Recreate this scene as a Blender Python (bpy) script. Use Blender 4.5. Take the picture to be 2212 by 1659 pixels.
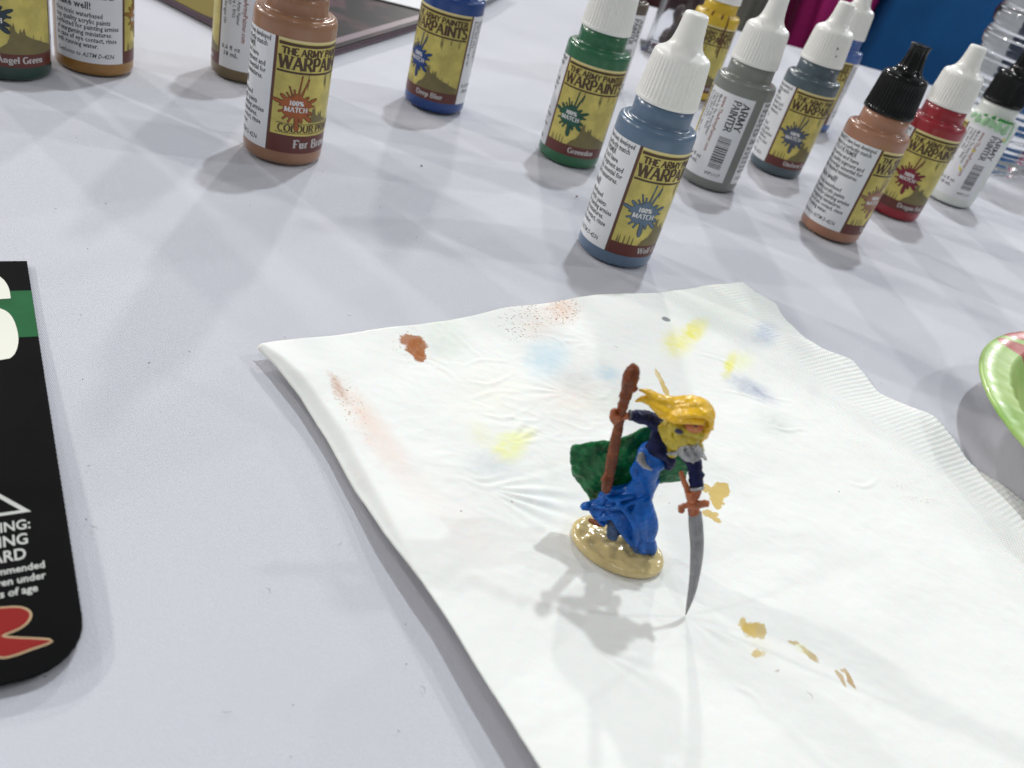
import bpy, bmesh, math, random
from mathutils import Vector, Matrix, noise
random.seed(7)
R = math.radians
MM = 0.001
scene = bpy.context.scene
for o in list(bpy.data.objects): bpy.data.objects.remove(o)
COL = scene.collection

# ------------------------------------------------------------------ camera
F, CX, CY, H = 1854.0, 1106.0, 829.5, 115.0          # solved from the photograph (2212 px wide frame), heights in mm
d_ = Vector((270 - CX, 3490 - CY, F)).normalized(); up_ = -d_
fw_ = (Vector((0, 0, 1)) - up_ * up_.z).normalized(); rt_ = fw_.cross(up_)
def w_of(v): return Vector((rt_.dot(v), fw_.dot(v), up_.dot(v)))
cam = bpy.data.cameras.new('camera'); cam_ob = bpy.data.objects.new('camera', cam); COL.objects.link(cam_ob)
xa, ya, za = w_of(Vector((1, 0, 0))), w_of(Vector((0, -1, 0))), w_of(Vector((0, 0, -1)))
m = Matrix((xa, ya, za)).transposed().to_4x4(); m.translation = Vector((0, 0, H * MM)); cam_ob.matrix_world = m
cam.sensor_width = 4.80; cam.lens = 4.80 * F / 2212.0; cam.clip_start = 0.005; cam.clip_end = 60
cam.dof.use_dof = True; cam.dof.focus_distance = 0.215; cam.dof.aperture_fstop = 3.8
scene.camera = cam_ob
def gp(x, y, z=0.0):                                  # photograph point -> place on the level z (mm)
    r = w_of(Vector((x - CX, y - CY, F))); t = (z - H) / r.z
    return Vector((r.x * t, r.y * t, z))
def at(x, y, Y):                                      # photograph point -> place at the depth Y (mm)
    r = w_of(Vector((x - CX, y - CY, F))); t = Y / r.y
    return Vector((r.x * t, Y, H + r.z * t))

# ------------------------------------------------------------------ world and lamps
world = bpy.data.worlds.new('World'); scene.world = world; world.use_nodes = True
bg = world.node_tree.nodes['Background']; bg.inputs[0].default_value = (0.90, 0.95, 1.0, 1); bg.inputs[1].default_value = 0.195
scene.view_settings.view_transform = 'Standard'; scene.view_settings.look = 'None'
scene.view_settings.exposure = 0.42; scene.view_settings.gamma = 1.0
LAMPS = [  # azimuth to lamp, elevation, strength, colour : the high bay lamps of the hall
    (6, 64, 0.90, (0.92, 0.97, 1.0)), (-10, 28, 0.55, (1.0, 0.97, 0.93)), (-79, 24, 0.62, (1.0, 0.94, 0.90)),
    (-55, 22, 0.40, (1.0, 0.95, 0.92)), (-116, 32, 0.26, (1.0, 0.98, 0.92)), (62, 38, 0.32, (0.95, 0.98, 1.0)),
    (100, 26, 0.16, (1.0, 0.95, 0.95)), (165, 62, 0.16, (1.0, 0.97, 0.95)), (28, 20, 0.22, (1, 1, 1))]
for az, el, s, c in LAMPS:
    l = bpy.data.lights.new('hall_lamp', 'POINT'); l.energy = 640 * s; l.color = c; l.shadow_soft_size = 0.12
    o = bpy.data.objects.new('hall_lamp', l); COL.objects.link(o)
    o.location = Vector((math.sin(R(az)) * math.cos(R(el)), math.cos(R(az)) * math.cos(R(el)), math.sin(R(el)))) * 7.0 + Vector((0.02, 0.25, 0))

# ------------------------------------------------------------------ helpers
def S(r, g, b):                                       # sRGB 0..255 -> linear
    f = lambda c: (c / 255 / 12.92) if c / 255 <= 0.04045 else ((c / 255 + 0.055) / 1.055) ** 2.4
    return (f(r), f(g), f(b), 1)
def N(nt, typ, **kw):
    n = nt.nodes.new(typ)
    for k, v in kw.items():
        if k.startswith('i_'): n.inputs[k[2:].replace('_', ' ')].default_value = v
        else: setattr(n, k, v)
    return n
_mc = {}
def mat(name, col, rough=0.5, var=0.12, scale=300, bump=0.0, bscale=600, coat=0.0, sss=0.0, metal=0.0, spec=0.5):
    if name in _mc: return _mc[name]
    mt = bpy.data.materials.new(name); mt.use_nodes = True; nt = mt.node_tree; L = nt.links
    b = nt.nodes['Principled BSDF']; b.inputs['Roughness'].default_value = rough; b.inputs['Metallic'].default_value = metal
    b.inputs['Specular IOR Level'].default_value = spec; b.inputs['Coat Weight'].default_value = coat; b.inputs['Coat Roughness'].default_value = 0.12
    if sss: b.inputs['Subsurface Weight'].default_value = sss; b.inputs['Subsurface Radius'].default_value = (1, 1, 1); b.inputs['Subsurface Scale'].default_value = 0.0015
    tc = N(nt, 'ShaderNodeTexCoord'); no = N(nt, 'ShaderNodeTexNoise', i_Scale=scale, i_Detail=4.0, i_Roughness=0.6); L.new(tc.outputs['Object'], no.inputs['Vector'])
    mr = N(nt, 'ShaderNodeMapRange', i_From_Min=0.3, i_From_Max=0.7); mr.inputs['To Min'].default_value = 1 - var; mr.inputs['To Max'].default_value = 1 + var; L.new(no.outputs[0], mr.inputs[0])
    mx = N(nt, 'ShaderNodeVectorMath', operation='SCALE'); mx.inputs[0].default_value = col[:3]; L.new(mr.outputs[0], mx.inputs['Scale']); L.new(mx.outputs[0], b.inputs['Base Color'])
    if bump:
        n2 = N(nt, 'ShaderNodeTexNoise', i_Scale=bscale, i_Detail=3.0); L.new(tc.outputs['Object'], n2.inputs['Vector'])
        bp = N(nt, 'ShaderNodeBump', i_Strength=1.0, i_Distance=bump * MM); L.new(n2.outputs[0], bp.inputs['Height']); L.new(bp.outputs[0], b.inputs['Normal'])
    _mc[name] = mt; return mt
def link(name, me, m=None, parent=None, smooth=True):
    o = bpy.data.objects.new(name, me); COL.objects.link(o)
    if m is not None and not me.materials:
        for k in (m if isinstance(m, (list, tuple)) else [m]): me.materials.append(k)
    if smooth: me.polygons.foreach_set('use_smooth', [True] * len(me.polygons))
    if parent: o.parent = parent
    return o
def tag(o, label=None, cat=None, group=None, kind=None):
    for k, v in (('label', label), ('category', cat), ('group', group), ('kind', kind)):
        if v: o[k] = v
    return o
def empty(name, loc=(0, 0, 0), rz=0.0):
    o = bpy.data.objects.new(name, None); COL.objects.link(o); o.empty_display_size = 0.01
    o.location = Vector(loc) * MM; o.rotation_euler = (0, 0, rz); return o
def mesh_of(name, vs, fs, sc=MM, mi=None):
    me = bpy.data.meshes.new(name); me.from_pydata([tuple(Vector(v) * sc) for v in vs], [], fs); me.update()
    if mi: me.polygons.foreach_set('material_index', mi)
    return me
def bm_mesh(name, bm, sc=MM):
    bmesh.ops.scale(bm, vec=(sc,) * 3, verts=bm.verts); me = bpy.data.meshes.new(name); bm.to_mesh(me); bm.free(); return me
def lathe(prof, n=64, rad=None, cap=True):
    vs, fs = [], []
    for i, (z, r) in enumerate(prof):
        for k in range(n):
            a = 2 * math.pi * k / n; rr = r * (rad(z, a, k) if rad else 1); vs.append((rr * math.sin(a), -rr * math.cos(a), z))
    for i in range(len(prof) - 1):
        for k in range(n):
            a, b = i * n + k, i * n + (k + 1) % n; fs.append((a, b, b + n, a + n))
    if cap:
        fs.append(tuple(reversed(range(n)))); fs.append(tuple(range((len(prof) - 1) * n, len(prof) * n)))
    return vs, fs
def nz(p, s=1.0, seed=0.0): return noise.noise(Vector((p[0] * s + seed, p[1] * s + seed * 1.7, (p[2] if len(p) > 2 else 0) * s - seed)))
def catmull(pts, k=6):
    pts = [Vector(p) for p in pts]; out = []
    for i in range(len(pts) - 1):
        p0, p1, p2, p3 = pts[max(i - 1, 0)], pts[i], pts[i + 1], pts[min(i + 2, len(pts) - 1)]
        for j in range(k):
            t = j / k; out.append(0.5 * ((2 * p1) + (p2 - p0) * t + (2 * p0 - 5 * p1 + 4 * p2 - p3) * t * t + (3 * p1 - p0 - 3 * p2 + p3) * t ** 3))
    out.append(pts[-1]); return out
def tube(pts, rads, n=12, flat=1.0, up=Vector((0, 0, 1)), bump=0.0, seed=0):
    """closed tapering tube through pts; rads per point; flat squashes it along the second axis"""
    P = catmull(pts, 5); Rr = [v.x for v in catmull([(r, 0, 0) for r in rads], 5)]
    vs, fs = [], []
    for i, p in enumerate(P):
        t = (P[min(i + 1, len(P) - 1)] - P[max(i - 1, 0)]).normalized(); a = t.cross(up)
        if a.length < 1e-3: a = t.cross(Vector((0, 1, 0)))
        a.normalize(); b = a.cross(t).normalized()
        for k in range(n):
            w = 2 * math.pi * k / n; q = p + a * math.cos(w) * Rr[i] + b * math.sin(w) * Rr[i] * flat
            if bump: q = q + (q - p) * bump * nz(q, 1.1, seed)
            vs.append(q)
    for i in range(len(P) - 1):
        for k in range(n): fs.append((i * n + k, i * n + (k + 1) % n, (i + 1) * n + (k + 1) % n, (i + 1) * n + k))
    fs.append(tuple(reversed(range(n)))); fs.append(tuple(range((len(P) - 1) * n, len(P) * n)))
    return vs, fs
def ball(c, r, n=12, sc=(1, 1, 1)):
    vs, fs = [], []; c = Vector(c)
    for i in range(1, n):
        a = math.pi * i / n
        for k in range(n * 2):
            w = math.pi * k / n; vs.append(c + Vector((math.sin(a) * math.cos(w) * sc[0], math.sin(a) * math.sin(w) * sc[1], math.cos(a) * sc[2])) * r)
    m2 = n * 2
    for i in range(n - 2):
        for k in range(m2): fs.append((i * m2 + k, (i + 1) * m2 + k, (i + 1) * m2 + (k + 1) % m2, i * m2 + (k + 1) % m2))
    fs.append(tuple(range(m2))); fs.append(tuple(reversed(range((n - 2) * m2, (n - 1) * m2)))); return vs, fs
def join(*parts):
    vs, fs = [], []
    for v, f in parts:
        o = len(vs); vs += list(v); fs += [tuple(i + o for i in q) for q in f]
    return vs, fs
def fused(name, parts, voxel=0.28, rough=0.0, rs=1.2, smooth=3, seed=0):
    """overlapping closed shapes grown together into one continuous skin"""
    vs, fs = join(*parts); me = mesh_of(name, vs, fs, 1.0)
    bm = bmesh.new(); bm.from_mesh(me); bmesh.ops.recalc_face_normals(bm, faces=bm.faces); bm.to_mesh(me); bm.free()
    o = bpy.data.objects.new('tmp', me); COL.objects.link(o)
    r = o.modifiers.new('r', 'REMESH'); r.mode = 'VOXEL'; r.voxel_size = voxel
    s = o.modifiers.new('s', 'SMOOTH'); s.iterations = smooth; s.factor = 0.5
    dg = bpy.context.evaluated_depsgraph_get(); e = o.evaluated_get(dg); out = bpy.data.meshes.new_from_object(e)
    bpy.data.objects.remove(o); out.name = name
    if rough:
        ns = [v.normal.copy() for v in out.vertices]
        for v, n_ in zip(out.vertices, ns): v.co += n_ * rough * (nz(v.co, rs, seed) + 0.5 * nz(v.co, rs * 2.3, seed + 5))
    for v in out.vertices: v.co *= MM
    out.update(); return out

# ------------------------------------------------------------------ printed matter
def text_mesh(body, size=1.0, bold=0.0, align='LEFT', shear=0.0, spacing=1.0, lead=1.0, width=1.0, res=1):
    cu = bpy.data.curves.new('t', 'FONT'); cu.body = body; cu.size = size; cu.offset = bold; cu.align_x = align; cu.shear = shear
    cu.resolution_u = res; cu.space_character = spacing; cu.space_line = lead; cu.fill_mode = 'FRONT'
    o = bpy.data.objects.new('t', cu); COL.objects.link(o); dg = bpy.context.evaluated_depsgraph_get()
    me = bpy.data.meshes.new_from_object(o.evaluated_get(dg)); bpy.data.objects.remove(o)
    vs = [(v.co.x * width, v.co.y) for v in me.vertices]; fs = [tuple(p.vertices) for p in me.polygons]
    bpy.data.meshes.remove(me); return vs, fs
def arc(cx, cy, rx, ry, a0, a1, n=10): return [(cx + rx * math.cos(R(a0 + (a1 - a0) * i / n)), cy + ry * math.sin(R(a0 + (a1 - a0) * i / n))) for i in range(n + 1)]
X = 0.64
GLY = {  # skeletons of an old-style serif face: (advance, strokes)
 'A': (.92, [[(.08, 0), (.44, 1)], [(.44, 1), (.82, 0)], [(.24, .36), (.66, .36)]]), 'R': (.86, [[(.16, 0), (.16, 1)], [(.16, 1), (.45, 1)] + arc(.42, .75, .26, .25, 90, -90) + [(.16, .5)], [(.42, .5), (.8, 0)]]),
 'P': (.74, [[(.16, 0), (.16, 1)], [(.16, 1)] + arc(.4, .73, .26, .27, 90, -90) + [(.16, .46)]]), 'W': (1.22, [[(.06, 1), (.34, 0)], [(.34, 0), (.6, 1)], [(.6, 1), (.86, 0)], [(.86, 0), (1.14, 1)]]),
 'I': (.4, [[(.2, 0), (.2, 1)]]), 'N': (.96, [[(.14, 0), (.14, 1)], [(.14, 1), (.82, 0)], [(.82, 0), (.82, 1)]]), 'T': (.82, [[(.41, 0), (.41, 1)], [(.05, .97), (.77, .97)], [(.06, .97), (.06, .8)], [(.76, .97), (.76, .8)]]),
 'S': (.68, [[(.58, .8)] + arc(.34, .76, .22, .24, 20, 250, 9) + arc(.34, .25, .25, .26, 70, -160, 9)]), 'H': (.94, [[(.16, 0), (.16, 1)], [(.78, 0), (.78, 1)], [(.16, .52), (.78, .52)]]),
 'E': (.76, [[(.16, 0), (.16, 1)], [(.16, .97), (.64, .97), (.65, .82)], [(.16, .52), (.52, .52)], [(.16, .03), (.66, .03), (.68, .2)]]), 'M': (1.12, [[(.14, 0), (.18, 1)], [(.18, 1), (.54, .1)], [(.54, .1), (.9, 1)], [(.9, 1), (.96, 0)]]),
 'Y': (.86, [[(.06, 1), (.42, .5)], [(.42, .5), (.8, 1)], [(.42, .5), (.42, 0)]]), 'C': (.84, [arc(.46, .5, .36, .5, 48, 312, 14)]), 'O': (.98, [arc(.49, .5, .38, .5, 0, 360, 18)]),
 'L': (.74, [[(.16, 0), (.16, 1)], [(.16, .03), (.64, .03), (.67, .22)]]), 'U': (.94, [[(.16, 1), (.16, .35)] + arc(.46, .34, .3, .34, 180, 360, 8) + [(.76, 1)]]), 'G': (.92, [arc(.48, .5, .38, .5, 48, 315, 14), [(.78, .08), (.78, .42)], [(.6, .42), (.92, .42)]]),
 'D': (.92, [[(.16, 0), (.16, 1)], [(.16, 1), (.38, 1)] + arc(.38, .5, .42, .5, 90, -90, 12) + [(.16, 0)]]), 'B': (.8, [[(.16, 0), (.16, 1)], [(.16, 1)] + arc(.4, .76, .22, .24, 90, -90, 7) + [(.16, .52)], [(.16, .52)] + arc(.42, .26, .26, .26, 90, -90, 7) + [(.16, 0)]]),
 'F': (.7, [[(.16, 0), (.16, 1)], [(.16, .97), (.62, .97), (.64, .8)], [(.16, .5), (.5, .5)]]), 'K': (.86, [[(.16, 0), (.16, 1)], [(.76, 1), (.2, .45)], [(.34, .55), (.8, 0)]]),
 'a': (.58, [[(.1, X * .82)] + arc(.27, X * .8, .17, X * .2, 160, 0, 6) + [(.44, .06), (.54, .02)], [(.44, X * .58)] + arc(.27, .17, .18, .18, 80, 330, 8)]), 'b': (.62, [[(.14, 0), (.14, 1)], arc(.32, X / 2, .19, X / 2, 150, -150, 10)]),
 'c': (.54, [arc(.32, X / 2, .22, X / 2, 50, 310, 10)]), 'd': (.64, [[(.48, 0), (.48, 1)], arc(.3, X / 2, .19, X / 2, 30, 330, 10)]), 'e': (.56, [[(.1, X * .52), (.47, X * .52)] + arc(.29, X / 2, .2, X / 2, 10, 310, 12)]),
 'f': (.4, [[(.16, 0), (.16, .8)] + arc(.3, .82, .14, .18, 180, 50, 5), [(.02, X), (.36, X)]]), 'g': (.6, [arc(.28, X * .62, .17, X * .36, 0, 360, 12), [(.42, X * .9), (.54, X * .96)], [(.2, .16), (.14, .04)] + arc(.3, -.14, .22, .16, 130, -200, 12)]),
 'h': (.64, [[(.14, 0), (.14, 1)], arc(.31, X * .68, .17, X * .3, 180, 0, 7) + [(.48, 0)]]),
 'i': (.32, [[(.16, 0), (.16, X)], [(.13, .86), (.19, .86)]]), 'k': (.6, [[(.14, 0), (.14, 1)], [(.48, X), (.16, .28)], [(.26, .38), (.54, 0)]]), 'l': (.32, [[(.16, 0), (.16, 1)]]), 'm': (.92, [[(.14, 0), (.14, X)], arc(.29, X * .7, .15, X * .28, 180, 0, 6) + [(.44, 0)], arc(.6, X * .7, .16, X * .28, 180, 0, 6) + [(.76, 0)]]),
 'n': (.64, [[(.14, 0), (.14, X)], arc(.31, X * .68, .17, X * .3, 180, 0, 7) + [(.48, 0)]]), 'o': (.6, [arc(.3, X / 2, .2, X / 2, 0, 360, 14)]), 'p': (.62, [[(.14, -.3), (.14, X)], arc(.32, X / 2, .19, X / 2, 150, -150, 10)]), 'r': (.46, [[(.14, 0), (.14, X)], arc(.3, X * .68, .15, X * .3, 170, 50, 5)]),
 's': (.48, [[(.38, X * .8)] + arc(.24, X * .76, .14, X * .24, 20, 250, 6) + arc(.24, X * .24, .16, X * .25, 70, -160, 6)]), 't': (.4, [[(.18, .88), (.18, .1), (.34, .04)], [(.04, X), (.34, X)]]), 'u': (.64, [[(.14, X), (.14, .2)] + arc(.3, .2, .16, .2, 180, 360, 6) + [(.46, X)], [(.46, .2), (.46, 0)]]),
 'w': (.84, [[(.04, X), (.22, 0)], [(.22, 0), (.4, X)], [(.4, X), (.6, 0)], [(.6, 0), (.8, X)]]), 'y': (.6, [[(.06, X), (.3, 0)], [(.54, X), (.3, 0), (.16, -.28)]]), ' ': (.34, []),
 '0': (.6, [arc(.3, .5, .2, .5, 0, 360, 14)]), '1': (.46, [[(.24, 0), (.24, 1)], [(.1, .84), (.24, 1)]]), '%': (.9, [arc(.22, .76, .13, .22, 0, 360, 10), arc(.68, .24, .13, .22, 0, 360, 10), [(.2, 0), (.7, 1)]])}
def serif_text(s, h, track=0.0, thick=.19, thin=.08, serif=True, width=1.0, fit=None):
    """outline the skeletons with thick uprights, thin crossbars and slab serifs; returns flat mesh and its width"""
    vs, fs, lay = [], [], []; x = 0; k = 0
    def quad(a, b, c, d):
        nonlocal k
        o = len(vs); vs.extend([a, b, c, d]); fs.append((o, o + 1, o + 2, o + 3)); lay.extend([k] * 4); 
    for ch in s:
        adv, st = GLY[ch]
        for pl in st:
            k += 1
            pts = [Vector(p) for p in pl]; L, Rr = [], []
            for i, p in enumerate(pts):
                t = (pts[min(i + 1, len(pts) - 1)] - pts[max(i - 1, 0)]); t = t.normalized() if t.length else Vector((1, 0))
                w = thin + (thick - thin) * abs(t.y) ** 1.3
                if len(pl) == 2 and t.x * t.y > 0.15: w = thin * 1.25
                n_ = Vector((-t.y, t.x)) * w / 2; L.append(p + n_); Rr.append(p - n_)
            o = len(vs)
            for a, b in zip(L, Rr): vs.append((x + a.x, a.y)); vs.append((x + b.x, b.y)); lay.extend([k, k])
            for i in range(len(pts) - 1): fs.append((o + 2 * i, o + 2 * i + 1, o + 2 * i + 3, o + 2 * i + 2))
            if serif:
                for e, q in ((pts[0], pts[1]), (pts[-1], pts[-2])):
                    if (abs(e.y) < .01 or abs(e.y - 1) < .01 or abs(e.y - X) < .01) and abs(e.y - q.y) > .2:
                        k += 1; y0 = e.y - (.0 if e.y < .01 else .07); quad((x + e.x - .17, y0), (x + e.x + .17, y0), (x + e.x + .17, y0 + .07), (x + e.x - .17, y0 + .07))
        x += adv + track
    W = x * h * width
    sx = (fit / x) if fit else h * width
    return [(a * sx, b * h) for a, b in vs], fs, lay, (fit or W)
class Flat:
    """flat print gathered on a sheet (mm), later wrapped round a bottle or laid on a card"""
    def __init__(s): s.v, s.f, s.mi = [], [], []
    def add(s, vs, fs, dx=0, dy=0, rot=0, lift=0.0, lay=None, mi=0):
        o = len(s.v); c, si = math.cos(R(rot)), math.sin(R(rot))
        for i, (x, y) in enumerate(vs): s.v.append((x * c - y * si + dx, x * si + y * c + dy, lift + (lay[i] * 0.0009 if lay else 0)))
        s.f += [tuple(i + o for i in q) for q in fs]; s.mi += [mi] * len(fs); return s
    def poly(s, pts, lift=0.0, mi=0): return s.add(pts, [tuple(range(len(pts)))], lift=lift, mi=mi)
    def rect(s, x0, y0, x1, y1, lift=0.0, mi=0): return s.poly([(x0, y0), (x1, y0), (x1, y1), (x0, y1)], lift, mi)
    def bend(s, name, r, step=1.3):
        bm = bmesh.new(); V = [bm.verts.new(p) for p in s.v]
        for q, k in zip(s.f, s.mi):
            try: f = bm.faces.new([V[i] for i in q]); f.material_index = k
            except ValueError: pass
        bmesh.ops.triangulate(bm, faces=[f for f in bm.faces if len(f.verts) > 4])
        xs = [v.co.x for v in bm.verts]; x = math.floor(min(xs) / step) * step + step
        while x < max(xs):
            bmesh.ops.bisect_plane(bm, geom=bm.verts[:] + bm.edges[:] + bm.faces[:], plane_co=(x, 0, 0), plane_no=(1, 0, 0), dist=1e-6); x += step
        for v in bm.verts:
            a = v.co.x / r; rr = r + v.co.z; z = v.co.y; v.co = Vector((rr * math.sin(a), -rr * math.cos(a), z))
        for f in bm.faces:
            c = f.calc_center_median(); f.normal_update()
            if f.normal.dot(Vector((c.x, c.y, 0))) < 0: f.normal_flip()
        return bm_mesh(name, bm)
    def lay(s, name):
        bm = bmesh.new(); V = [bm.verts.new(p) for p in s.v]
        for q, k in zip(s.f, s.mi):
            f = bm.faces.new([V[i] for i in q]); f.material_index = k; f.normal_update()
            if f.normal.z < 0: f.normal_flip()
        bmesh.ops.triangulate(bm, faces=[f for f in bm.faces if len(f.verts) > 4])
        return bm_mesh(name, bm)

# ------------------------------------------------------------------ materials
def cloth_mat(name, col, twill, bump, rough=0.85):
    mt = bpy.data.materials.new(name); mt.use_nodes = True; nt = mt.node_tree; L = nt.links; b = nt.nodes['Principled BSDF']
    b.inputs['Roughness'].default_value = rough; b.inputs['Sheen Weight'].default_value = 0.15; b.inputs['Specular IOR Level'].default_value = 0.25
    tc = N(nt, 'ShaderNodeTexCoord'); mp = N(nt, 'ShaderNodeMapping'); mp.inputs['Rotation'].default_value = (0, 0, R(-52)); L.new(tc.outputs['Object'], mp.inputs[0])
    w = N(nt, 'ShaderNodeTexWave', i_Scale=twill, i_Distortion=1.2, i_Detail=2.0); w.inputs['Detail Scale'].default_value = 3; L.new(mp.outputs[0], w.inputs[0])
    n1 = N(nt, 'ShaderNodeTexNoise', i_Scale=2200.0, i_Detail=2.0); L.new(tc.outputs['Object'], n1.inputs[0])
    n2 = N(nt, 'ShaderNodeTexNoise', i_Scale=14.0, i_Detail=4.0); L.new(tc.outputs['Object'], n2.inputs[0])
    ad = N(nt, 'ShaderNodeMath', operation='ADD'); L.new(w.outputs[1], ad.inputs[0]); L.new(n1.outputs[0], ad.inputs[1])
    bp = N(nt, 'ShaderNodeBump', i_Strength=0.7, i_Distance=bump * 1.5); L.new(ad.outputs[0], bp.inputs['Height']); L.new(bp.outputs[0], b.inputs['Normal'])
    m1 = N(nt, 'ShaderNodeMapRange', i_From_Max=2.0); m1.inputs['To Min'].default_value = .955; m1.inputs['To Max'].default_value = 1.04; L.new(ad.outputs[0], m1.inputs[0])
    m2 = N(nt, 'ShaderNodeMapRange', i_From_Min=.3, i_From_Max=.7); m2.inputs['To Min'].default_value = .97; m2.inputs['To Max'].default_value = 1.02; L.new(n2.outputs[0], m2.inputs[0])
    mu = N(nt, 'ShaderNodeMath', operation='MULTIPLY'); L.new(m1.outputs[0], mu.inputs[0]); L.new(m2.outputs[0], mu.inputs[1])
    sc = N(nt, 'ShaderNodeVectorMath', operation='SCALE'); sc.inputs[0].default_value = col[:3]; L.new(mu.outputs[0], sc.inputs['Scale']); L.new(sc.outputs[0], b.inputs['Base Color'])
    return mt
M_CLOTH = cloth_mat('white_table_linen', (0.605, 0.61, 0.665), 900, 0.00007)
M_WHITECAP = mat('white_cap_plastic', (0.86, 0.855, 0.81), .30, .02, 120, sss=.25)
M_BLACKCAP = mat('black_cap_plastic', (0.005, 0.005, 0.005), .17, .2, 120, bump=.03, bscale=400, spec=.3)
M_LABELW = mat('label_white_paper', (0.74, 0.75, 0.77), .35, .02, 200)
M_LABELY = mat('label_yellow_print', (0.56, 0.475, 0.12), .35, .26, 130)
M_MAROON = mat('label_maroon_print', (0.115, 0.025, 0.018), .35, .1, 200)
M_STRIPE = mat('label_brown_print', (0.10, 0.035, 0.02), .35, .1, 200)
M_CREAM = mat('label_cream_print', (0.70, 0.60, 0.30), .35, .04, 200)
M_INK = mat('ink_dark', (0.045, 0.042, 0.045), .4, .1, 200)
M_BROWNINK = mat('ink_brown', (0.07, 0.035, 0.015), .4, .1, 200)
M_REDINK = mat('ink_red_brown', (0.28, 0.09, 0.07), .4, .1, 200)
M_OLIVE = mat('ink_olive', (0.17, 0.14, 0.05), .4, .15, 200)
M_WHITEINK = mat('ink_white', (0.72, 0.72, 0.72), .4, .02, 200)
M_SILVERINK = mat('ink_silver', (0.50, 0.47, 0.46), .35, .1, 200)

# ------------------------------------------------------------------ tablecloth (table edge runs a little off square, 0.8 m from the lens) and floor
AZ = R(10.4)                                            # turn of the table
ex, ey = Vector((math.cos(AZ), math.sin(AZ), 0)), Vector((-math.sin(AZ), math.cos(AZ), 0))
edge_d = Vector((178, 801, 0)).dot(ey)
def build_cloth():
    vs, fs = [], []
    def ax(lo, hi, a, b, fine, coarse):
        out = []; x = lo
        while x < hi: out.append(x); x += fine if a <= x <= b else coarse
        out.append(hi); return out
    us = ax(-700, 1500, -330, 420, 6, 40); ws = ax(-420, edge_d, 20, 760, 6, 40); nd = 14
    rows = [(w, 0, 0) for w in ws] + [(edge_d + 6 * math.sin(t * math.pi / 2 / 4), -6 * (1 - math.cos(t * math.pi / 2 / 4)), 0) for t in range(1, 5)] + [(edge_d + 6, -6 - 44 * k, k) for k in range(1, nd)]
    for (w, z, k) in rows:
        for u in us:
            p = ex * u + ey * w; h = 0
            if not k and z == 0:
                h = 0.9 * nz((p.x, p.y), 1 / 90, 3) + 0.5 * nz((p.x + .5 * p.y, p.y * .3), 1 / 30, 9)
                h = h * min(1, max(0, (edge_d - w) / 40)) - 0.6
            else: p = p + ey * k * 1.6 * math.sin(u / 38 + 2 * nz((u, 0), 1 / 120, 2))
            vs.append((p.x, p.y, z + h if (not k and z == 0) else z - .6))
    n = len(us)
    for i in range(len(rows) - 1):
        for j in range(n - 1): fs.append((i * n + j, i * n + j + 1, (i + 1) * n + j + 1, (i + 1) * n + j))
    return mesh_of('tablecloth', vs, fs)
tag(link('tablecloth', build_cloth(), M_CLOTH), 'white woven tablecloth spread under the paint bottles and napkin', 'tablecloth')
fl = mesh_of('floor', [(-9000, -9000, -740), (9000, -9000, -740), (9000, 9000, -740), (-9000, 9000, -740)], [(0, 1, 2, 3)])
tag(link('floor', fl, mat('grey_carpet', (0.10, 0.095, 0.10), .9, .3, 30)), kind='structure')

# ------------------------------------------------------------------ paint bottles
body_prof = [(0.0, 10.6), (0.15, 11.4), (.6, 12.1), (1.4, 12.42), (2.2, 12.5), (20, 12.5), (42.2, 12.5), (43.6, 12.42), (44.5, 12.1), (44.95, 11.5), (45.1, 10.9), (44.95, 10.2), (45.1, 9.6), (45.9, 9.32), (48.3, 9.25), (51.6, 9.2)]
ME_BODY = mesh_of('bottle_body', *lathe(body_prof, 72))
NR = 44
def cap_rad(z, a, k):
    amp = min(1, max(0, (z - 52.2) / .5)) * min(1, max(0, (64.4 - z) / 1.2))
    return 1 - amp * .035 * (0.5 - 0.5 * math.cos(a * NR))
cap_prof = [(51.0, 8.9), (51.02, 9.6), (51.25, 9.8), (52.1, 9.8), (52.3, 9.75), (52.8, 9.72), (55, 9.5), (58, 9.25), (61, 9.0), (63.2, 8.82), (64.0, 8.72), (64.7, 8.55), (65.3, 8.2), (65.75, 7.6), (66.1, 6.9), (66.6, 6.1), (67.4, 5.35), (68.4, 4.8), (69.8, 4.4), (71.5, 4.1), (74, 3.8), (76.0, 3.62), (76.5, 3.45), (76.8, 3.0), (76.85, 1.5)]
ME_CAP = mesh_of('cap', *lathe(cap_prof, NR * 6, cap_rad))
cap_b = [(z, r * (0.93 if 66 < z < 76 else 1.0)) for z, r in cap_prof]
cap_b = cap_b[:-3] + [(76.2, 3.9), (76.7, 3.85), (76.8, 1.6), (75.9, 1.3)]
ME_CAPB = mesh_of('cap_black', *lathe(cap_b, NR * 6, lambda z, a, k: cap_rad(z, a, k) * (1 - (0.10 * (0.5 - 0.5 * math.cos(a * 10)) if z > 66.5 else 0))))
RL = 12.56
LB, LT = 4.5, 39.6                                     # bottom and top of the label
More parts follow.
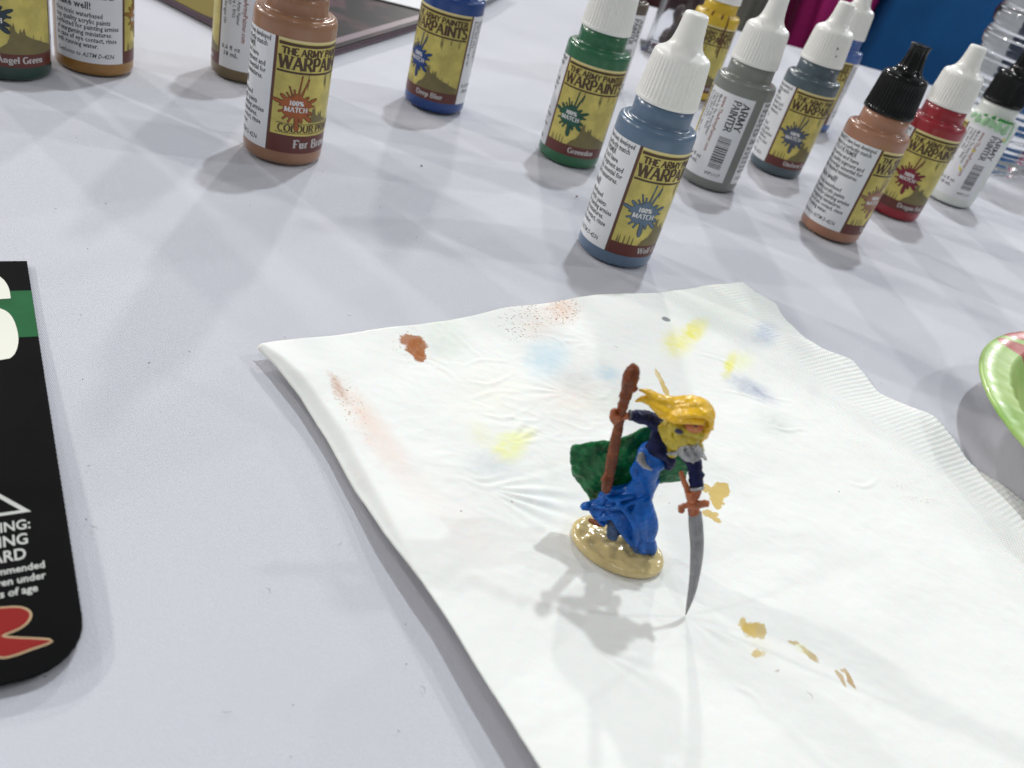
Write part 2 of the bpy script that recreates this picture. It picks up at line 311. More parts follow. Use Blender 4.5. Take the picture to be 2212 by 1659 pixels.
def label_mesh(primer):
    """one wrap-round label: text panel, stripe, picture panel over a dark name band, stripe, back panel"""
    mz = 10.3 if primer else 8.7
    segs = [(-32.3, -8.2, 'A'), (-8.2, -7.2, 'S'), (-7.2, 19.9, 'P'), (19.9, 20.8, 'S'), (20.8, 42.4, 'A')]
    vs, fs, mi = [], [], []
    for x0, x1, t in segs:
        zz = [(LB, LT, 0 if t == 'A' else 1)] if t != 'P' else [(LB, mz, 2), (mz, 38.9, 3), (38.9, LT, 4)]
        n = max(1, int((x1 - x0) / 0.8))
        for z0, z1, m_ in zz:
            for i in range(n):
                a, b = (x0 + (x1 - x0) * i / n) / RL, (x0 + (x1 - x0) * (i + 1) / n) / RL; o = len(vs)
                for w, z in ((a, z0), (b, z0), (b, z1), (a, z1)): vs.append((RL * math.sin(w), -RL * math.cos(w), z))
                fs.append((o, o + 1, o + 2, o + 3)); mi.append(m_)
    me = mesh_of('label', vs, fs, mi=mi)
    bm = bmesh.new(); bm.from_mesh(me); bmesh.ops.remove_doubles(bm, verts=bm.verts, dist=1e-7); bm.to_mesh(me); bm.free()
    for m_ in (M_LABELW, M_STRIPE, M_MAROON, M_LABELY, M_CREAM): me.materials.append(m_)
    return me
ME_LABEL = {False: label_mesh(False), True: label_mesh(True)}
def title_mesh():
    f = Flat(); f.rect(-6.9, 37.7, 19.6, 38.4, .03)
    v, q, l, w = serif_text('THE ARMY PAINTER', 2.1, .0, .32, .17, fit=24.6); f.add(v, q, -5.9, 35.1, lift=.03, lay=l)
    v, q, l, w = serif_text('WARPAINTS', 3.9, -.02, .29, .15, fit=25.8); f.add(v, q, -6.6, 30.85, lift=.03, lay=l)
    f.rect(-6.9, 29.7, 19.6, 30.35, .03); f.rect(-6.9, 38.4, 19.6, 38.62, .03)
    return f.bend('title', RL)
ME_TITLE = title_mesh()
def panel_bits(primer):
    f = Flat(); rnd = random.Random(5); z0 = (10.3 if primer else 8.7)
    # ruined castle skyline low on the right of the picture, and paint runs
    c = [(1.5, z0), (2.6, z0 + 1.8), (4.4, z0 + 3.2), (5.2, z0 + 5), (5.6, z0 + 9.5), (6.1, z0 + 8.6), (6.6, z0 + 9.8), (7.0, z0 + 7.2), (7.9, z0 + 6.4), (8.4, z0 + 8.2), (8.8, z0 + 6.8), (9.6, z0 + 8.4), (10.0, z0 + 6.0), (11.5, z0 + 5.2), (12.6, z0 + 4.7), (14.2, z0 + 4.2), (16.5, z0 + 3.2), (19.7, z0 + 2.2), (19.7, z0)]
    f.poly(c, .035)
    for x in (-5.6, -4.9, -3.4, -1.9, -0.6, 12.4, 14.6, 15.3):
        h = rnd.uniform(1.2, 3.2); zz = z0 if x < 3 else z0 + 3; f.poly([(x - .28, zz), (x + .28, zz), (x + .1, zz + h), (x - .1, zz + h)], .04)
    for x in (3.0, 9.3, 9.9, 13.2, 16.8):
        h = rnd.uniform(2, 5); f.poly([(x - .12, 29.7), (x + .12, 29.7), (x + .28, 29.7 - h * .6), (x, 29.7 - h), (x - .28, 29.7 - h * .6)], .04)
    return f.bend('castle_print', RL)
ME_CASTLE = {False: panel_bits(False), True: panel_bits(True)}
def splash_meshes():
    rnd = random.Random(3); n = 96; c = (0.0, 19.6)
    spikes = [(168, 6.9, .55, 1), (146, 5.6, .5, 1), (128, 4.9, .4, 0), (113, 6.2, .33, 0), (101, 5.0, .4, 0), (84, 9.0, .3, 0), (70, 8.6, .42, 0), (42, 4.6, .5, 1), (22, 6.6, .5, 1), (4, 5.6, .45, 0), (-22, 5.4, .55, 1), (-40, 6.4, .7, 1), (-66, 5.0, .5, 1), (-84, 7.2, .75, 1), (-112, 5.0, .5, 0), (-132, 5.2, .5, 0), (-158, 5.2, .45, 0), (180, 4.7, .4, 0)]
    def shape(g, lift, f, mi):
        pts = []
        for i in range(n):
            a = 360 * i / n; r = 4.15 + .4 * math.sin(R(a * 5 + 20)) + .25 * math.sin(R(a * 9)) + g; pts.append((c[0] + r * 1.08 * math.cos(R(a)), c[1] + r * .86 * math.sin(R(a))))
        f.poly(pts, lift, mi)
        for j, (a, L, w, drop) in enumerate(spikes):
            d = Vector((math.cos(R(a)), math.sin(R(a)))); t = Vector((-d.y, d.x)); C = Vector(c); w2 = w * 1.15 + (g if g > 0 else -.17); L2 = L * 1.1 + g
            p = [C + d * 2.4 + t * w2 * 1.5, C + d * 3.6 + t * w2 * .75, C + d * (L2 * .8) + t * w2 * (.9 if drop else .5), C + d * (L2 * .95) + t * w2 * .6, C + d * L2, C + d * (L2 * .95) - t * w2 * .6, C + d * (L2 * .8) - t * w2 * (.9 if drop else .5), C + d * 3.6 - t * w2 * .75, C + d * 2.4 - t * w2 * 1.5]
            f.poly([tuple(q) for q in p], lift + .002 * (j + 1), mi)
    o = Flat(); shape(.14, .05, o, 0); s = Flat(); shape(-.02, .10, s, 0)
    t = Flat(); v, q, l, w = serif_text('100%', 1.4, .06, .26, .13, fit=4.6); t.add(v, q, -2.2, 20.1, lift=.15, lay=l)
    v, q, l, w = serif_text('MATCH', 1.55, .03, .26, .13, fit=7.2); t.add(v, q, -3.5, 18.0, lift=.15, lay=l)
    return o.bend('splash_outline', RL), s.bend('splash', RL), t.bend('match_lettering', RL)
ME_SPO, ME_SP, ME_MATCH = splash_meshes()
def side_text():
    f = Flat(); ls = ['WARPAINTS have been developed', 'designed to perfectly match', 'the COLOUR PRIMER', 'Spray series and have', 'a high quality pigment and', 'great coverage essential for', 'highly detailed miniatures.']
    z = 37.6
    def line(t, size, z, wd, bold=.05):
        v, q = text_mesh(t, size, bold); w = max(a for a, b in v); f.add([(a * wd / w, b) for a, b in v], q, -31.2, z, lift=.03)
    for t, wd in zip(ls, (21.6, 20.6, 15.5, 17.5, 20.4, 20.8, 19.8)): line(t, 2.25, z, wd); z -= 2.0
    z -= 1.5; line('Shake well!', 3.2, z, 12.5, .08); z -= 2.6
    for t, wd in zip(['Non toxic waterbased', 'top quality acrylic paints', 'perfected for painting armies', 'of wargaming miniatures.', 'In case of eye contact, rinse', 'with running water.'], (16, 18.5, 21.4, 19, 20.6, 14.6)): line(t, 2.25, z, wd); z -= 1.98
    v, q = text_mesh('Conforms to ASTM D-4236', 2.1, .03, shear=.25, width=.82); f.add(v, q, -31.2, 6.4, lift=.03)
    return f.bend('side_text', RL)
ME_SIDE = side_text()
def back_meshes():
    f = Flat()
    for i, w in enumerate(('ARMY', 'PAINTER')):
        v, q, l, _ = serif_text(w, 3.1, .02, .24, .12, fit=(11.5 if i == 0 else 12.5)); f.add(v, q, 37.8 - i * 3.8, 37.6 if i == 0 else 37.8, rot=-90, lift=.03, lay=l)
    for i, t in enumerate(['Made by The Army Painter', 'Christian X Vej 1, 8362', '(+45) 2803 6460', 'Recommended for ages 14+']):
        v, q = text_mesh(t, 1.8, .03, width=.86); f.add(v, q, 27.2 - i * 1.75, 37.8, rot=-90, lift=.03)
    v, q = text_mesh('0.6 fl oz\n18 mL', 2.3, .05, align='CENTER'); f.add(v, q, 25.5, 11.4, lift=.03)
    v, q = text_mesh('WP1117', 1.9, .03, align='CENTER'); f.add(v, q, 36.5, 6.4, lift=.03)
    rnd = random.Random(2); z = 22.8; x0 = 33.6
    b = Flat()
    while z > 9.8:
        h = rnd.choice((.22, .3, .5, .7)); b.rect(x0, z - h, x0 + 5.4, z, .03); z -= h + rnd.choice((.2, .28, .4))
    w = Flat(); v, q = text_mesh('www.TheArmyPainter.com', 2.3, .05, width=.9); w.add(v, q, 29.4, 37.8, rot=-90, lift=.03)
    return f.bend('back_text', RL), b.bend('barcode', RL), w.bend('web_text', RL)
ME_BACK, ME_BAR, ME_WEB = back_meshes()
def bottle(pos, theta, paint, name, label, cap='white', primer=False, splash=None, bodymat=None, lettering_mat=None):
    a = math.atan2(pos.x, pos.y); o = empty('paint_bottle', (pos.x, pos.y, 0), -a + R(theta))
    tag(o, label, 'paint bottle', 'dropper bottles of model paint on the table')
    pm = bodymat or mat('paint_' + name, paint, .3, .05, 90, sss=.12, coat=.25)
    b = link('bottle_body', ME_BODY, None, o); 
    if not ME_BODY.materials: ME_BODY.materials.append(pm)
    b.material_slots[0].link = 'OBJECT'; b.material_slots[0].material = pm
    link('cap', ME_CAP if cap == 'white' else ME_CAPB, M_WHITECAP if cap == 'white' else M_BLACKCAP, o)
    lb = link('label', ME_LABEL[primer], None, o)
    link('title_lettering', ME_TITLE, M_BROWNINK, lb); link('castle_print', ME_CASTLE[primer], M_OLIVE, lb)
    sc = splash or paint
    sp = link('splash_outline', ME_SPO, M_INK, lb); sp.material_slots[0].link = 'OBJECT'; sp.material_slots[0].material = mat('splash_edge_' + name, tuple(c * .3 for c in sc[:3]), .4)
    s2 = link('splash', ME_SP, M_INK, lb); s2.material_slots[0].link = 'OBJECT'; s2.material_slots[0].material = mat('splash_' + name, sc, .4, .1)
    link('match_lettering', ME_MATCH, M_WHITEINK, lb); link('side_text', ME_SIDE, M_INK, lb)
    link('back_text', ME_BACK, M_INK, lb); link('barcode', ME_BAR, M_INK, lb); link('web_text', ME_WEB, M_REDINK, lb)
    hgt = 2.7 if primer else 2.0
    v, q, l, w = serif_text(name, hgt, .05, .26, .12, width=1.0)
    f = Flat(); f.add(v, q, 8.3 - w / 2, 6.3 if primer else 5.9, lift=.03, lay=l); link('name_lettering', f.bend('name', RL), M_SILVERINK, lb)
    if primer:
        f = Flat(); f.rect(-7.1, 10.35, 19.8, 14.6, .06); link('primer_band', f.bend('primer_band', RL), M_LABELY, lb); f = Flat(); f.rect(-5.6, 14.0, 18.8, 14.22, .09); f.rect(-5.6, 11.05, 18.8, 11.27, .09)
        v, q, l, w = serif_text('COLOUR PRIMER', 2.2, .02, .26, .12, fit=23); f.add(v, q, -5.0, 11.55, lift=.09, lay=l); link('primer_lettering', f.bend('primer', RL), M_BROWNINK, lb)
    return o
B = {}
B['fur'] = bottle(gp(609, 325), 13, (0.31, 0.155, 0.085), 'Fur Brown', 'tan brown paint bottle with a Fur Brown label, near the booklet', primer=True, splash=(0.36, .095, .02))
B['deep'] = bottle(gp(936, 223), -50, (0.008, 0.05, 0.22), 'Deep Blue', 'dark blue paint bottle with a Deep Blue label, alone beside the printed booklet')
B['green'] = bottle(gp(1225, 338), -15, (0.02, 0.13, 0.055), 'Greenskin', 'mid green paint bottle with a Greenskin label, left of the Wolf Grey one', splash=(0.01, .085, .05))
B['wolf'] = bottle(gp(1324, 541), 25, (0.105, 0.165, 0.25), 'Wolf Grey', 'grey blue paint bottle with a Wolf Grey label, standing closest to the napkin')
B['angel'] = bottle(gp(20, 146), -21, (0.012, 0.045, 0.03), 'Angel Green', 'very dark green paint bottle with an Angel Green label, cut by the left edge', splash=(.02, .04, .06))
B['ochre'] = bottle(gp(205, 139), 81, (0.33, 0.16, 0.03), 'Desert Yellow', 'ochre brown paint bottle turned to show its Shake well text, second from the left')
B['olive'] = bottle(gp(528, 159), -143, (0.16, 0.115, 0.05), 'Monster Brown', 'olive brown paint bottle showing its back label, behind the tan Fur Brown bottle')
B['grey'] = bottle(gp(1526, 390), -162, (0.20, 0.21, 0.19), 'Ash Grey', 'plain grey paint bottle with white cap and barcode label facing out')
B['unif'] = bottle(gp(1671, 363), 12, (0.07, 0.105, 0.125), 'Uniform Grey', 'slate grey paint bottle with two dark specks on its white cap', splash=(.08, .10, .15))
B['brown'] = bottle(gp(1789, 497), 58, (0.36, 0.175, 0.105), 'Tanned Flesh', 'light brown paint bottle with a black cap and its text panel facing out', cap='black')
B['red'] = bottle(gp(1923, 454), 0, (0.30, 0.015, 0.025), 'Dragon Red', 'red paint bottle with white cap and a Dragon Red label', splash=(.22, .012, .03))
B['white'] = bottle(gp(2045, 428), -138, (0.66, 0.70, 0.65), 'Matt White', 'white paint bottle with a black cap, smeared with green drips', cap='black', splash=(.3, .3, .3))
B['blue'] = bottle(gp(1856, 21, 65), -42, (0.05, 0.12, 0.36), 'Crystal Blue', 'bright blue paint bottle with white cap behind the slate grey bottle')
B['yellow'] = bottle(gp(1553, 26, 45), -15, (0.62, 0.42, 0.02), 'Daemonic Yellow', 'yellow paint bottle with brown drips over its shoulder, behind the white caps')
B['hid'] = bottle(gp(1347, 14, 40), -118, (0.10, 0.07, 0.05), 'Oak Brown', 'dark brown paint bottle almost wholly hidden behind the green one')
# dried drips and specks on some of the bottles
def drips(parent, name, specs, m):
    """specs: (angle, z_top, length, width, radius)"""
    vs, fs = [], []
    for (an, z, ln, w, r) in specs:
        pts, rd = [], []
        for i in range(5):
            t = i / 4; a = R(an + 2.2 * math.sin(i * 1.1 + an)); pts.append(Vector((r * math.sin(a), -r * math.cos(a), z - ln * t))); rd.append(w * (.5 + .5 * t) * (1 if i < 4 else .7))
        v, f = tube(pts, rd, 8, .35, Vector((math.sin(R(an)), -math.cos(R(an)), 0))); vs, fs = join((vs, fs), (v, f))
    return link(name, mesh_of(name, vs, fs), m, parent)
M_DG = mat('drip_green', (0.03, 0.26, 0.05), .35, .2, 300); M_LG = mat('drip_pale_green', (0.33, 0.55, 0.33), .4, .2, 300)
M_DY = mat('drip_yellow', (.72, .62, .02), .35, .1, 300); M_DB = mat('drip_brown', (.13, .045, .01), .35, .2, 300)
th = -138
drips(B['white'], 'green_drip', [(146 + a, 46.2 - abs(a) * .02, l, w * 1.35, 11.6) for a, l, w in ((-26, 1.0, .7), (-8, 1.4, .9), (12, 1.6, 1.3), (24, 1.4, 1.2), (36, 1.2, 1.1), (46, .8, .7))], M_DG)
drips(B['white'], 'pale_smear', [(146 + a, 44.6, l, w * 1.4, 12.3) for a, l, w in ((-50, 2.5, 1.2), (-36, 3.6, 1.5), (-20, 3.8, 1.6), (-4, 3.6, 1.7), (14, 4.2, 1.6), (32, 5.2, 1.5), (48, 9, 1.1))], M_LG)
drips(B['white'], 'paint_speck', [(136, 29, 1.1, .75, 12.5), (130, 19.5, 2.0, .7, 12.5), (186, 38.2, 1.6, .7, 12.5)], M_DY)
drips(B['yellow'], 'brown_drip', [(-24, 46, 2.2, .55, 10.2), (3, 46.5, 5.6, .9, 12.1), (26, 46, 6.8, 1.0, 12.2), (44, 46, 15, .8, 12.6), (52, 36, 12, .7, 12.6)], M_DB)
drips(B['unif'], 'dark_speck', [(16, 59.8, .8, .34, 9.15), (21, 56.6, .5, .26, 9.35)], M_INK)

# ------------------------------------------------------------------ paper napkin
NA, NB = gp(557, 752, 3), gp(1603, 610, 1.5)             # the two far corners
u_ = (NB - NA); u_.z = 0; NW = u_.length; u_.normalize(); v_ = Vector((u_.y, -u_.x, 0)); NLEN = 172.0
# outline of the wavy right hand edge, measured on the table
redge = [gp(*p, 1.5) for p in [(1601, 609), (1630, 630), (1676, 651), (1706, 689), (1739, 735), (1772, 758), (1843, 781), (1873, 806), (1906, 843), (1956, 871), (2015, 900), (2061, 944), (2107, 998), (2161, 1040), (2212, 1090)]]
RE = sorted([((p - NA).dot(v_), (p - NA).dot(u_)) for p in redge]); 
tedge = [gp(*p, 1.8) for p in [(557, 752), (800, 714), (960, 692), (1100, 668), (1288, 640), (1434, 631), (1522, 616), (1601, 609)]]
TE = sorted([((p - NA).dot(u_), (p - NA).dot(v_)) for p in tedge])
ledge = [gp(*p, 1.9 if p[1] < 1000 else 4.0) for p in [(557, 756), (600, 800), (649, 861), (704, 946), (781, 1060), (836, 1152), (953, 1317), (1056, 1488), (1163, 1659)]]
LE = sorted([((p - NA).dot(v_), (p - NA).dot(u_)) for p in ledge])
def interp(T, x):
    if x <= T[0][0]: return T[0][1]
    for (a, b), (c, d) in zip(T, T[1:]):
        if x <= c: t = (x - a) / (c - a + 1e-9); t = t * t * (3 - 2 * t) * .4 + t * .6; return b + (d - b) * t
    return T[-1][1]
FANS = [(gp(1040, 1050, 2), (gp(1190, 1085, 2) - gp(1040, 1050, 2)), 9, 17, .32), (gp(1275, 1395, 2), gp(1400, 1460, 2) - gp(1275, 1395, 2), 7, 12, .16), (gp(1100, 960, 2), gp(1200, 905, 2) - gp(1100, 960, 2), 6, 10, .2),
        (gp(1480, 1335, 2), gp(1560, 1375, 2) - gp(1480, 1335, 2), 5, 9, .14), (gp(1230, 850, 2), gp(1120, 840, 2) - gp(1230, 850, 2), 6, 12, .18), (gp(1280, 740, 2), gp(1180, 735, 2) - gp(1280, 740, 2), 5, 9, .16)]
CREASE = [[(1000, 790), (1040, 775), (1100, 780)], [(1010, 860), (1070, 845), (1130, 850)], [(1040, 890), (1090, 905), (1150, 880)], [(1005, 820), (1060, 828), (1120, 800)], [(940, 700), (960, 730), (975, 780)], [(960, 700), (1010, 745), (1040, 770)], [(985, 1015), (1040, 1035), (1100, 1020)], [(990, 1030), (1050, 1050), (1110, 1035)], [(1590, 720), (1640, 735), (1690, 715)],
          [(1560, 840), (1620, 855), (1690, 885)], [(1610, 805), (1650, 850), (1720, 870)], [(1500, 760), (1560, 775), (1600, 800)], [(1830, 1040), (1870, 1050), (1900, 1030)], [(1330, 830), (1300, 860), (1250, 850)], [(1660, 920), (1700, 930), (1740, 925)], [(1590, 1480), (1630, 1500), (1650, 1530)], [(1150, 720), (1200, 730), (1230, 760)], [(880, 760), (950, 790), (1000, 830)]]
CR = []
for c in CREASE:
    k = [p.xy for p in catmull([gp(x, y, 2) for x, y in c], 5)]; CR.append((k, (min(p.x for p in k) - 4, max(p.x for p in k) + 4, min(p.y for p in k) - 4, max(p.y for p in k) + 4)))
def segd(p, a, b):
    ab = b - a; t = max(0, min(1, (p - a).dot(ab) / ab.length_squared)); return (p - a - ab * t).length, t
def nap_h(p, u, v, uL, uR):
    """height of the paper over the cloth"""
    q = p.xy; h = 1.9; ins = u - uL; roll = max(0, min(1, (72 - v) / 25)); wd = .8 + 2.6 * math.sin(min(1, v / 70) * math.pi) ** .7
    f_ = max(0, min(1, ins / wd)); h += 2.3 * math.exp(-(max(0, ins - 2) / 13) ** 2) * min(1, .5 + v / 25) * (1 - roll + roll * f_ * f_ * (3 - 2 * f_))                # the folded side stands off the cloth
    h += 0.75 * nz(q, 1 / 34, 4) + 0.35 * nz(q, 1 / 13, 11) + 0.07 * nz(q, 1 / 3.2, 2)
    wet = math.exp(-((u - 62) / 42) ** 2 - ((v - 42) / 34) ** 2) + .35; rg = 1 - abs(nz((q.x * .55 + q.y * .2, q.y * 1.1 - q.x * .3), 1 / 4.2, 6)) * 2.4
    h += wet * (.17 * max(0, rg) ** 5 * (.5 + nz(q, 1 / 16, 8)) + .05 * nz((q.x * .6, q.y * 1.6), 1 / 1.6, 9))
    e = uR - u
    h += math.exp(-(e / 12) ** 2) * (0.9 * math.sin(v / 5.6 + .8) - .7) * min(1, v / 8)  # the loose edge waves
    h += 0.9 * math.exp(-((u - 70) / 9) ** 2 - (v / 8) ** 2)
    for c, d, n, L, amp in FANS:
        r = q - c.xy; rr = r.length
        if 1 < rr < L * 1.8:
            a = math.atan2(r.y, r.x) - math.atan2(d.y, d.x); a = (a + math.pi) % (2 * math.pi) - math.pi
            h += amp * math.cos(a * n * 2.6 + .3 * math.sin(a * 9)) * math.exp(-(a / .55) ** 2) * math.exp(-((rr - L * .55) / (L * .5)) ** 2)
    for c, bb in CR:
        if bb[0] < q.x < bb[1] and bb[2] < q.y < bb[3]:
            best = min(segd(q, a, b) + (i,) for i, (a, b) in enumerate(zip(c, c[1:]))); tt = (best[2] + best[1]) / (len(c) - 1)
            h += (.17 * math.exp(-(best[0] / .42) ** 2) - .07 * math.exp(-((best[0] - 1.1) / .8) ** 2)) * (1 + .8 * nz(q, .45, 3)) * math.sin(math.pi * min(1, max(0, tt))) ** .8
    return h
def build_napkin():
    nu, nv = 330, 330; vs, fs = [], []
    for j in range(nv + 1):
        v = NLEN * j / nv; uL = interp(LE, v) * (1 if v < 107 else 1); uR = interp(RE, v)
        if v > RE[-1][0]: uR = RE[-1][1] + 2.5 * math.sin((v - RE[-1][0]) / 6)
        for i in range(nu + 1):
            t = i / nu; u = uL + (uR - uL) * t; w = v + interp(TE, u) * max(0, 1 - v / 22)
            p = NA + u_ * u + v_ * w; h = nap_h(p, u, v, uL, uR); vs.append((p.x, p.y, max(.35, h)))
    n = nu + 1
    for j in range(nv):
        for i in range(nu): fs.append((j * n + i, (j + 1) * n + i, (j + 1) * n + i + 1, j * n + i + 1))
    # thickness: rim strip folded down and slightly under, like the stacked plies of a folded napkin
    rim = [(0, i) for i in range(n)] + [(j, nu) for j in range(1, n)] + [(nv, i) for i in range(nu - 1, -1, -1)] + [(j, 0) for j in range(nv - 1, 0, -1)]
    base = len(vs); cen = sum((Vector(vs[k]) for k in (0, nu, nv * n, nv * n + nu)), Vector()) / 4
    for (j, i) in rim:
        a = Vector(vs[j * n + i]); inn = (cen - a); inn.z = 0; inn.normalize(); vs.append(tuple(a + inn * .5 - Vector((0, 0, .45))))
    k = len(rim)
    for q in range(k):
        a, b = rim[q], rim[(q + 1) % k]; fs.append((a[0] * n + a[1], b[0] * n + b[1], base + (q + 1) % k, base + q))
    return mesh_of('napkin', vs, fs)
def stain_mat():
    mt = bpy.data.materials.new('napkin_paper_with_paint'); mt.use_nodes = True; nt = mt.node_tree; L = nt.links; b = nt.nodes['Principled BSDF']
    b.inputs['Roughness'].default_value = .9; b.inputs['Specular IOR Level'].default_value = .2; b.inputs['Subsurface Weight'].default_value = .15; b.inputs['Subsurface Scale'].default_value = .001
    tc = N(nt, 'ShaderNodeTexCoord'); fine = N(nt, 'ShaderNodeTexNoise', i_Scale=420.0, i_Detail=5.0, i_Roughness=.65); L.new(tc.outputs['Object'], fine.inputs[0])
    spk = N(nt, 'ShaderNodeTexNoise', i_Scale=1500.0, i_Detail=3.0); L.new(tc.outputs['Object'], spk.inputs[0])
    sub = N(nt, 'ShaderNodeVectorMath', operation='SUBTRACT'); sub.inputs[1].default_value = (.5, .5, .5); L.new(fine.outputs['Color'], sub.inputs[0])
    col = None
    base = N(nt, 'ShaderNodeRGB'); base.outputs[0].default_value = (0.825, 0.838, 0.812, 1); col = base.outputs[0]
    def stain(px, py, L_, W_, ang, c, op=1.0, soft=.5, warp=1.2, dry=0.0):
        """soft-edged blot: half length and half width in mm, ang in photograph degrees measured on the paper"""
        nonlocal col
        Q = 11.5; p = gp(px, py, 2); c_, s_ = math.cos(R(ang)), math.sin(R(ang)); A = (gp(px + Q * L_ * c_, py + Q * L_ * s_, 2) - p) * MM; Bv = (gp(px - Q * W_ * s_, py + Q * W_ * c_, 2) - p) * MM
        det = A.x * Bv.y - A.y * Bv.x; da = (Bv.y / det, -Bv.x / det, 0); db = (-A.y / det, A.x / det, 0)
        wv = N(nt, 'ShaderNodeVectorMath', operation='MULTIPLY_ADD'); wv.inputs[1].default_value = (warp * 3 * MM,) * 3; L.new(sub.outputs[0], wv.inputs[0]); L.new(tc.outputs['Object'], wv.inputs[2])
        sb = N(nt, 'ShaderNodeVectorMath', operation='SUBTRACT'); sb.inputs[1].default_value = p * MM; L.new(wv.outputs[0], sb.inputs[0])
        cb = N(nt, 'ShaderNodeCombineXYZ')
        for k_, dv in enumerate((da, db)): dn = N(nt, 'ShaderNodeVectorMath', operation='DOT_PRODUCT'); dn.inputs[1].default_value = dv; L.new(sb.outputs[0], dn.inputs[0]); L.new(dn.outputs['Value'], cb.inputs[k_])
        le = N(nt, 'ShaderNodeVectorMath', operation='LENGTH'); L.new(cb.outputs[0], le.inputs[0])
        mr = N(nt, 'ShaderNodeMapRange', interpolation_type='SMOOTHSTEP'); mr.inputs['From Min'].default_value = 1.0; mr.inputs['From Max'].default_value = 1 - soft; mr.inputs['To Max'].default_value = op; L.new(le.outputs['Value'], mr.inputs[0])
        fac = mr.outputs[0]
        tx = N(nt, 'ShaderNodeMapRange'); tx.inputs['From Min'].default_value = .34; tx.inputs['From Max'].default_value = .6; tx.inputs['To Min'].default_value = .45; tx.inputs['To Max'].default_value = 1.0; L.new(fine.outputs[0], tx.inputs[0])
        if soft > .55: mt_ = N(nt, 'ShaderNodeMath', operation='MULTIPLY'); L.new(fac, mt_.inputs[0]); L.new(tx.outputs[0], mt_.inputs[1]); fac = mt_.outputs[0]
        if dry:
            m2 = N(nt, 'ShaderNodeMapRange', interpolation_type='SMOOTHSTEP'); m2.inputs['From Min'].default_value = .5 + dry * .12; m2.inputs['From Max'].default_value = .56 + dry * .12; L.new(spk.outputs[0], m2.inputs[0])
            mu = N(nt, 'ShaderNodeMath', operation='MULTIPLY'); L.new(fac, mu.inputs[0]); L.new(m2.outputs[0], mu.inputs[1]); fac = mu.outputs[0]
        mx = N(nt, 'ShaderNodeMix', data_type='RGBA'); mx.inputs[7].default_value = (*c, 1); L.new(fac, mx.inputs[0]); L.new(col, mx.inputs[6]); col = mx.outputs[2]
    RB, TAN, YE, LY, BL, GY, NV, GR, PK, BR = (.36, .13, .045), (.62, .46, .16), (.80, .76, .12), (.84, .86, .42), (.56, .72, .80), (.62, .66, .68), (.36, .40, .52), (.70, .76, .68), (.80, .66, .58), (.30, .15, .09)
    # brown brush wipes, upper left
    stain(1000, 1140, 22, 9, 60, (.85, .79, .76), .5, 1, 1); stain(790, 915, 13, 4.2, 52, (.78, .60, .50), .85, 1, 1.5); stain(830, 975, 12, 4.5, 60, (.84, .75, .70), .8, 1, 1.5)
    stain(745, 870, 7.5, 3.4, 55, BR, .9, .7, 1.6, .85); stain(728, 850, 4.5, 1.6, 58, (.52, .27, .16), .75, 1, 1.5, .0); stain(765, 920, 10, 6, 55, (.45, .25, .18), .8, .8, 2, 1.3); stain(860, 1010, 16, 5, 52, (.82, .74, .70), .6, 1, 1.5)
    stain(890, 735, 2.6, 1.4, 0, RB, .9, .3, 1.2); stain(900, 748, 2.2, 2.0, 30, RB, .96, .3, 1.5); stain(909, 765, 1.1, 1.6, 0, RB, .96, .35, 1.2); stain(885, 740, 3.8, 4.2, 0, (.5, .26, .12), .8, .7, 2, .6); stain(935, 790, 4, 3, 40, PK, .5, 1, 2, .3)
    stain(1130, 690, 5, 5, 20, BR, 1, .4, 2.5, .75); stain(1160, 705, 7, 5, 40, PK, .45, 1, 1); stain(1213, 668, 5, 4, 0, (.70, .44, .30), .65, 1, 2); stain(1215, 672, 4, 4, 20, BR, 1, .5, 2, .7)
    stain(970, 735, 7, 6, 60, GR, .75, 1, 1.5); stain(960, 700, 3, 5, 90, GR, .7, 1, 1)
    stain(1185, 775, 6, 6.5, 0, BL, .95, .9, 1.5); stain(1185, 757, 5, 3, 0, (.70, .78, .80), .6, .9, 1.5); stain(1310, 808, 4, 2.2, 0, BL, .8, .9, 1)
    stain(1240, 850, 10, 9, 10, (.80, .73, .66), .75, 1, 1.5); stain(1250, 820, 6, 4, 0, GY, .5, 1, 1.5); stain(1310, 868, 6, 4, 0, GR, .55, 1, 1)
    stain(1060, 850, 12, 10, 0, (.85, .84, .74), .6, 1, 1.5); stain(1100, 965, 4.6, 4.2, -20, LY, 1.0, .8, 1.2); stain(1130, 945, 4, 2.4, -20, LY, .8, .9, 1); stain(1040, 940, 4.5, 3, 40, (.82, .82, .62), .7, .9, 1.2)
    stain(1060, 1003, 9, 3.6, 8, GY, .75, 1, 1.5); stain(1170, 1080, 8, 5, 10, (.74, .80, .80), .55, 1, 1.2)
    # yellow, blue and grey blots, upper right
    stain(1465, 738, 4.4, 4, -10, YE, .75, .9, 1.3); stain(1500, 715, 2.6, 2.6, -45, YE, 1.0, .7, 1); stain(1515, 700, 2.6, 2, -20, (.82, .78, .3), .9, .9, 1); stain(1530, 790, 1.6, 1.6, 0, YE, .0, .9, 1)
    stain(1577, 788, 1.4, 3.6, 20, YE, .95, .8, 1); stain(1600, 778, 4, 3, 0, LY, .6, 1, 1)
    stain(1655, 718, 3.6, 3.8, 0, (.52, .58, .70), .85, .9, 1.2); stain(1610, 740, 6, 4, 10, GY, .4, 1, 1.4); stain(1560, 665, 14, 8, 0, GR, .5, 1, 1.5)
    stain(1625, 838, 7.6, 2.3, 28, NV, .85, .9, 1.1); stain(1600, 825, 4, 2.6, 20, GY, .7, 1, 1); stain(1675, 915, 6.2, 3.6, 35, (.66, .71, .68), .8, 1, 1.5); stain(1438, 690, 1.1, .45, 20, (.2, .22, .24), .9, .4, .3)
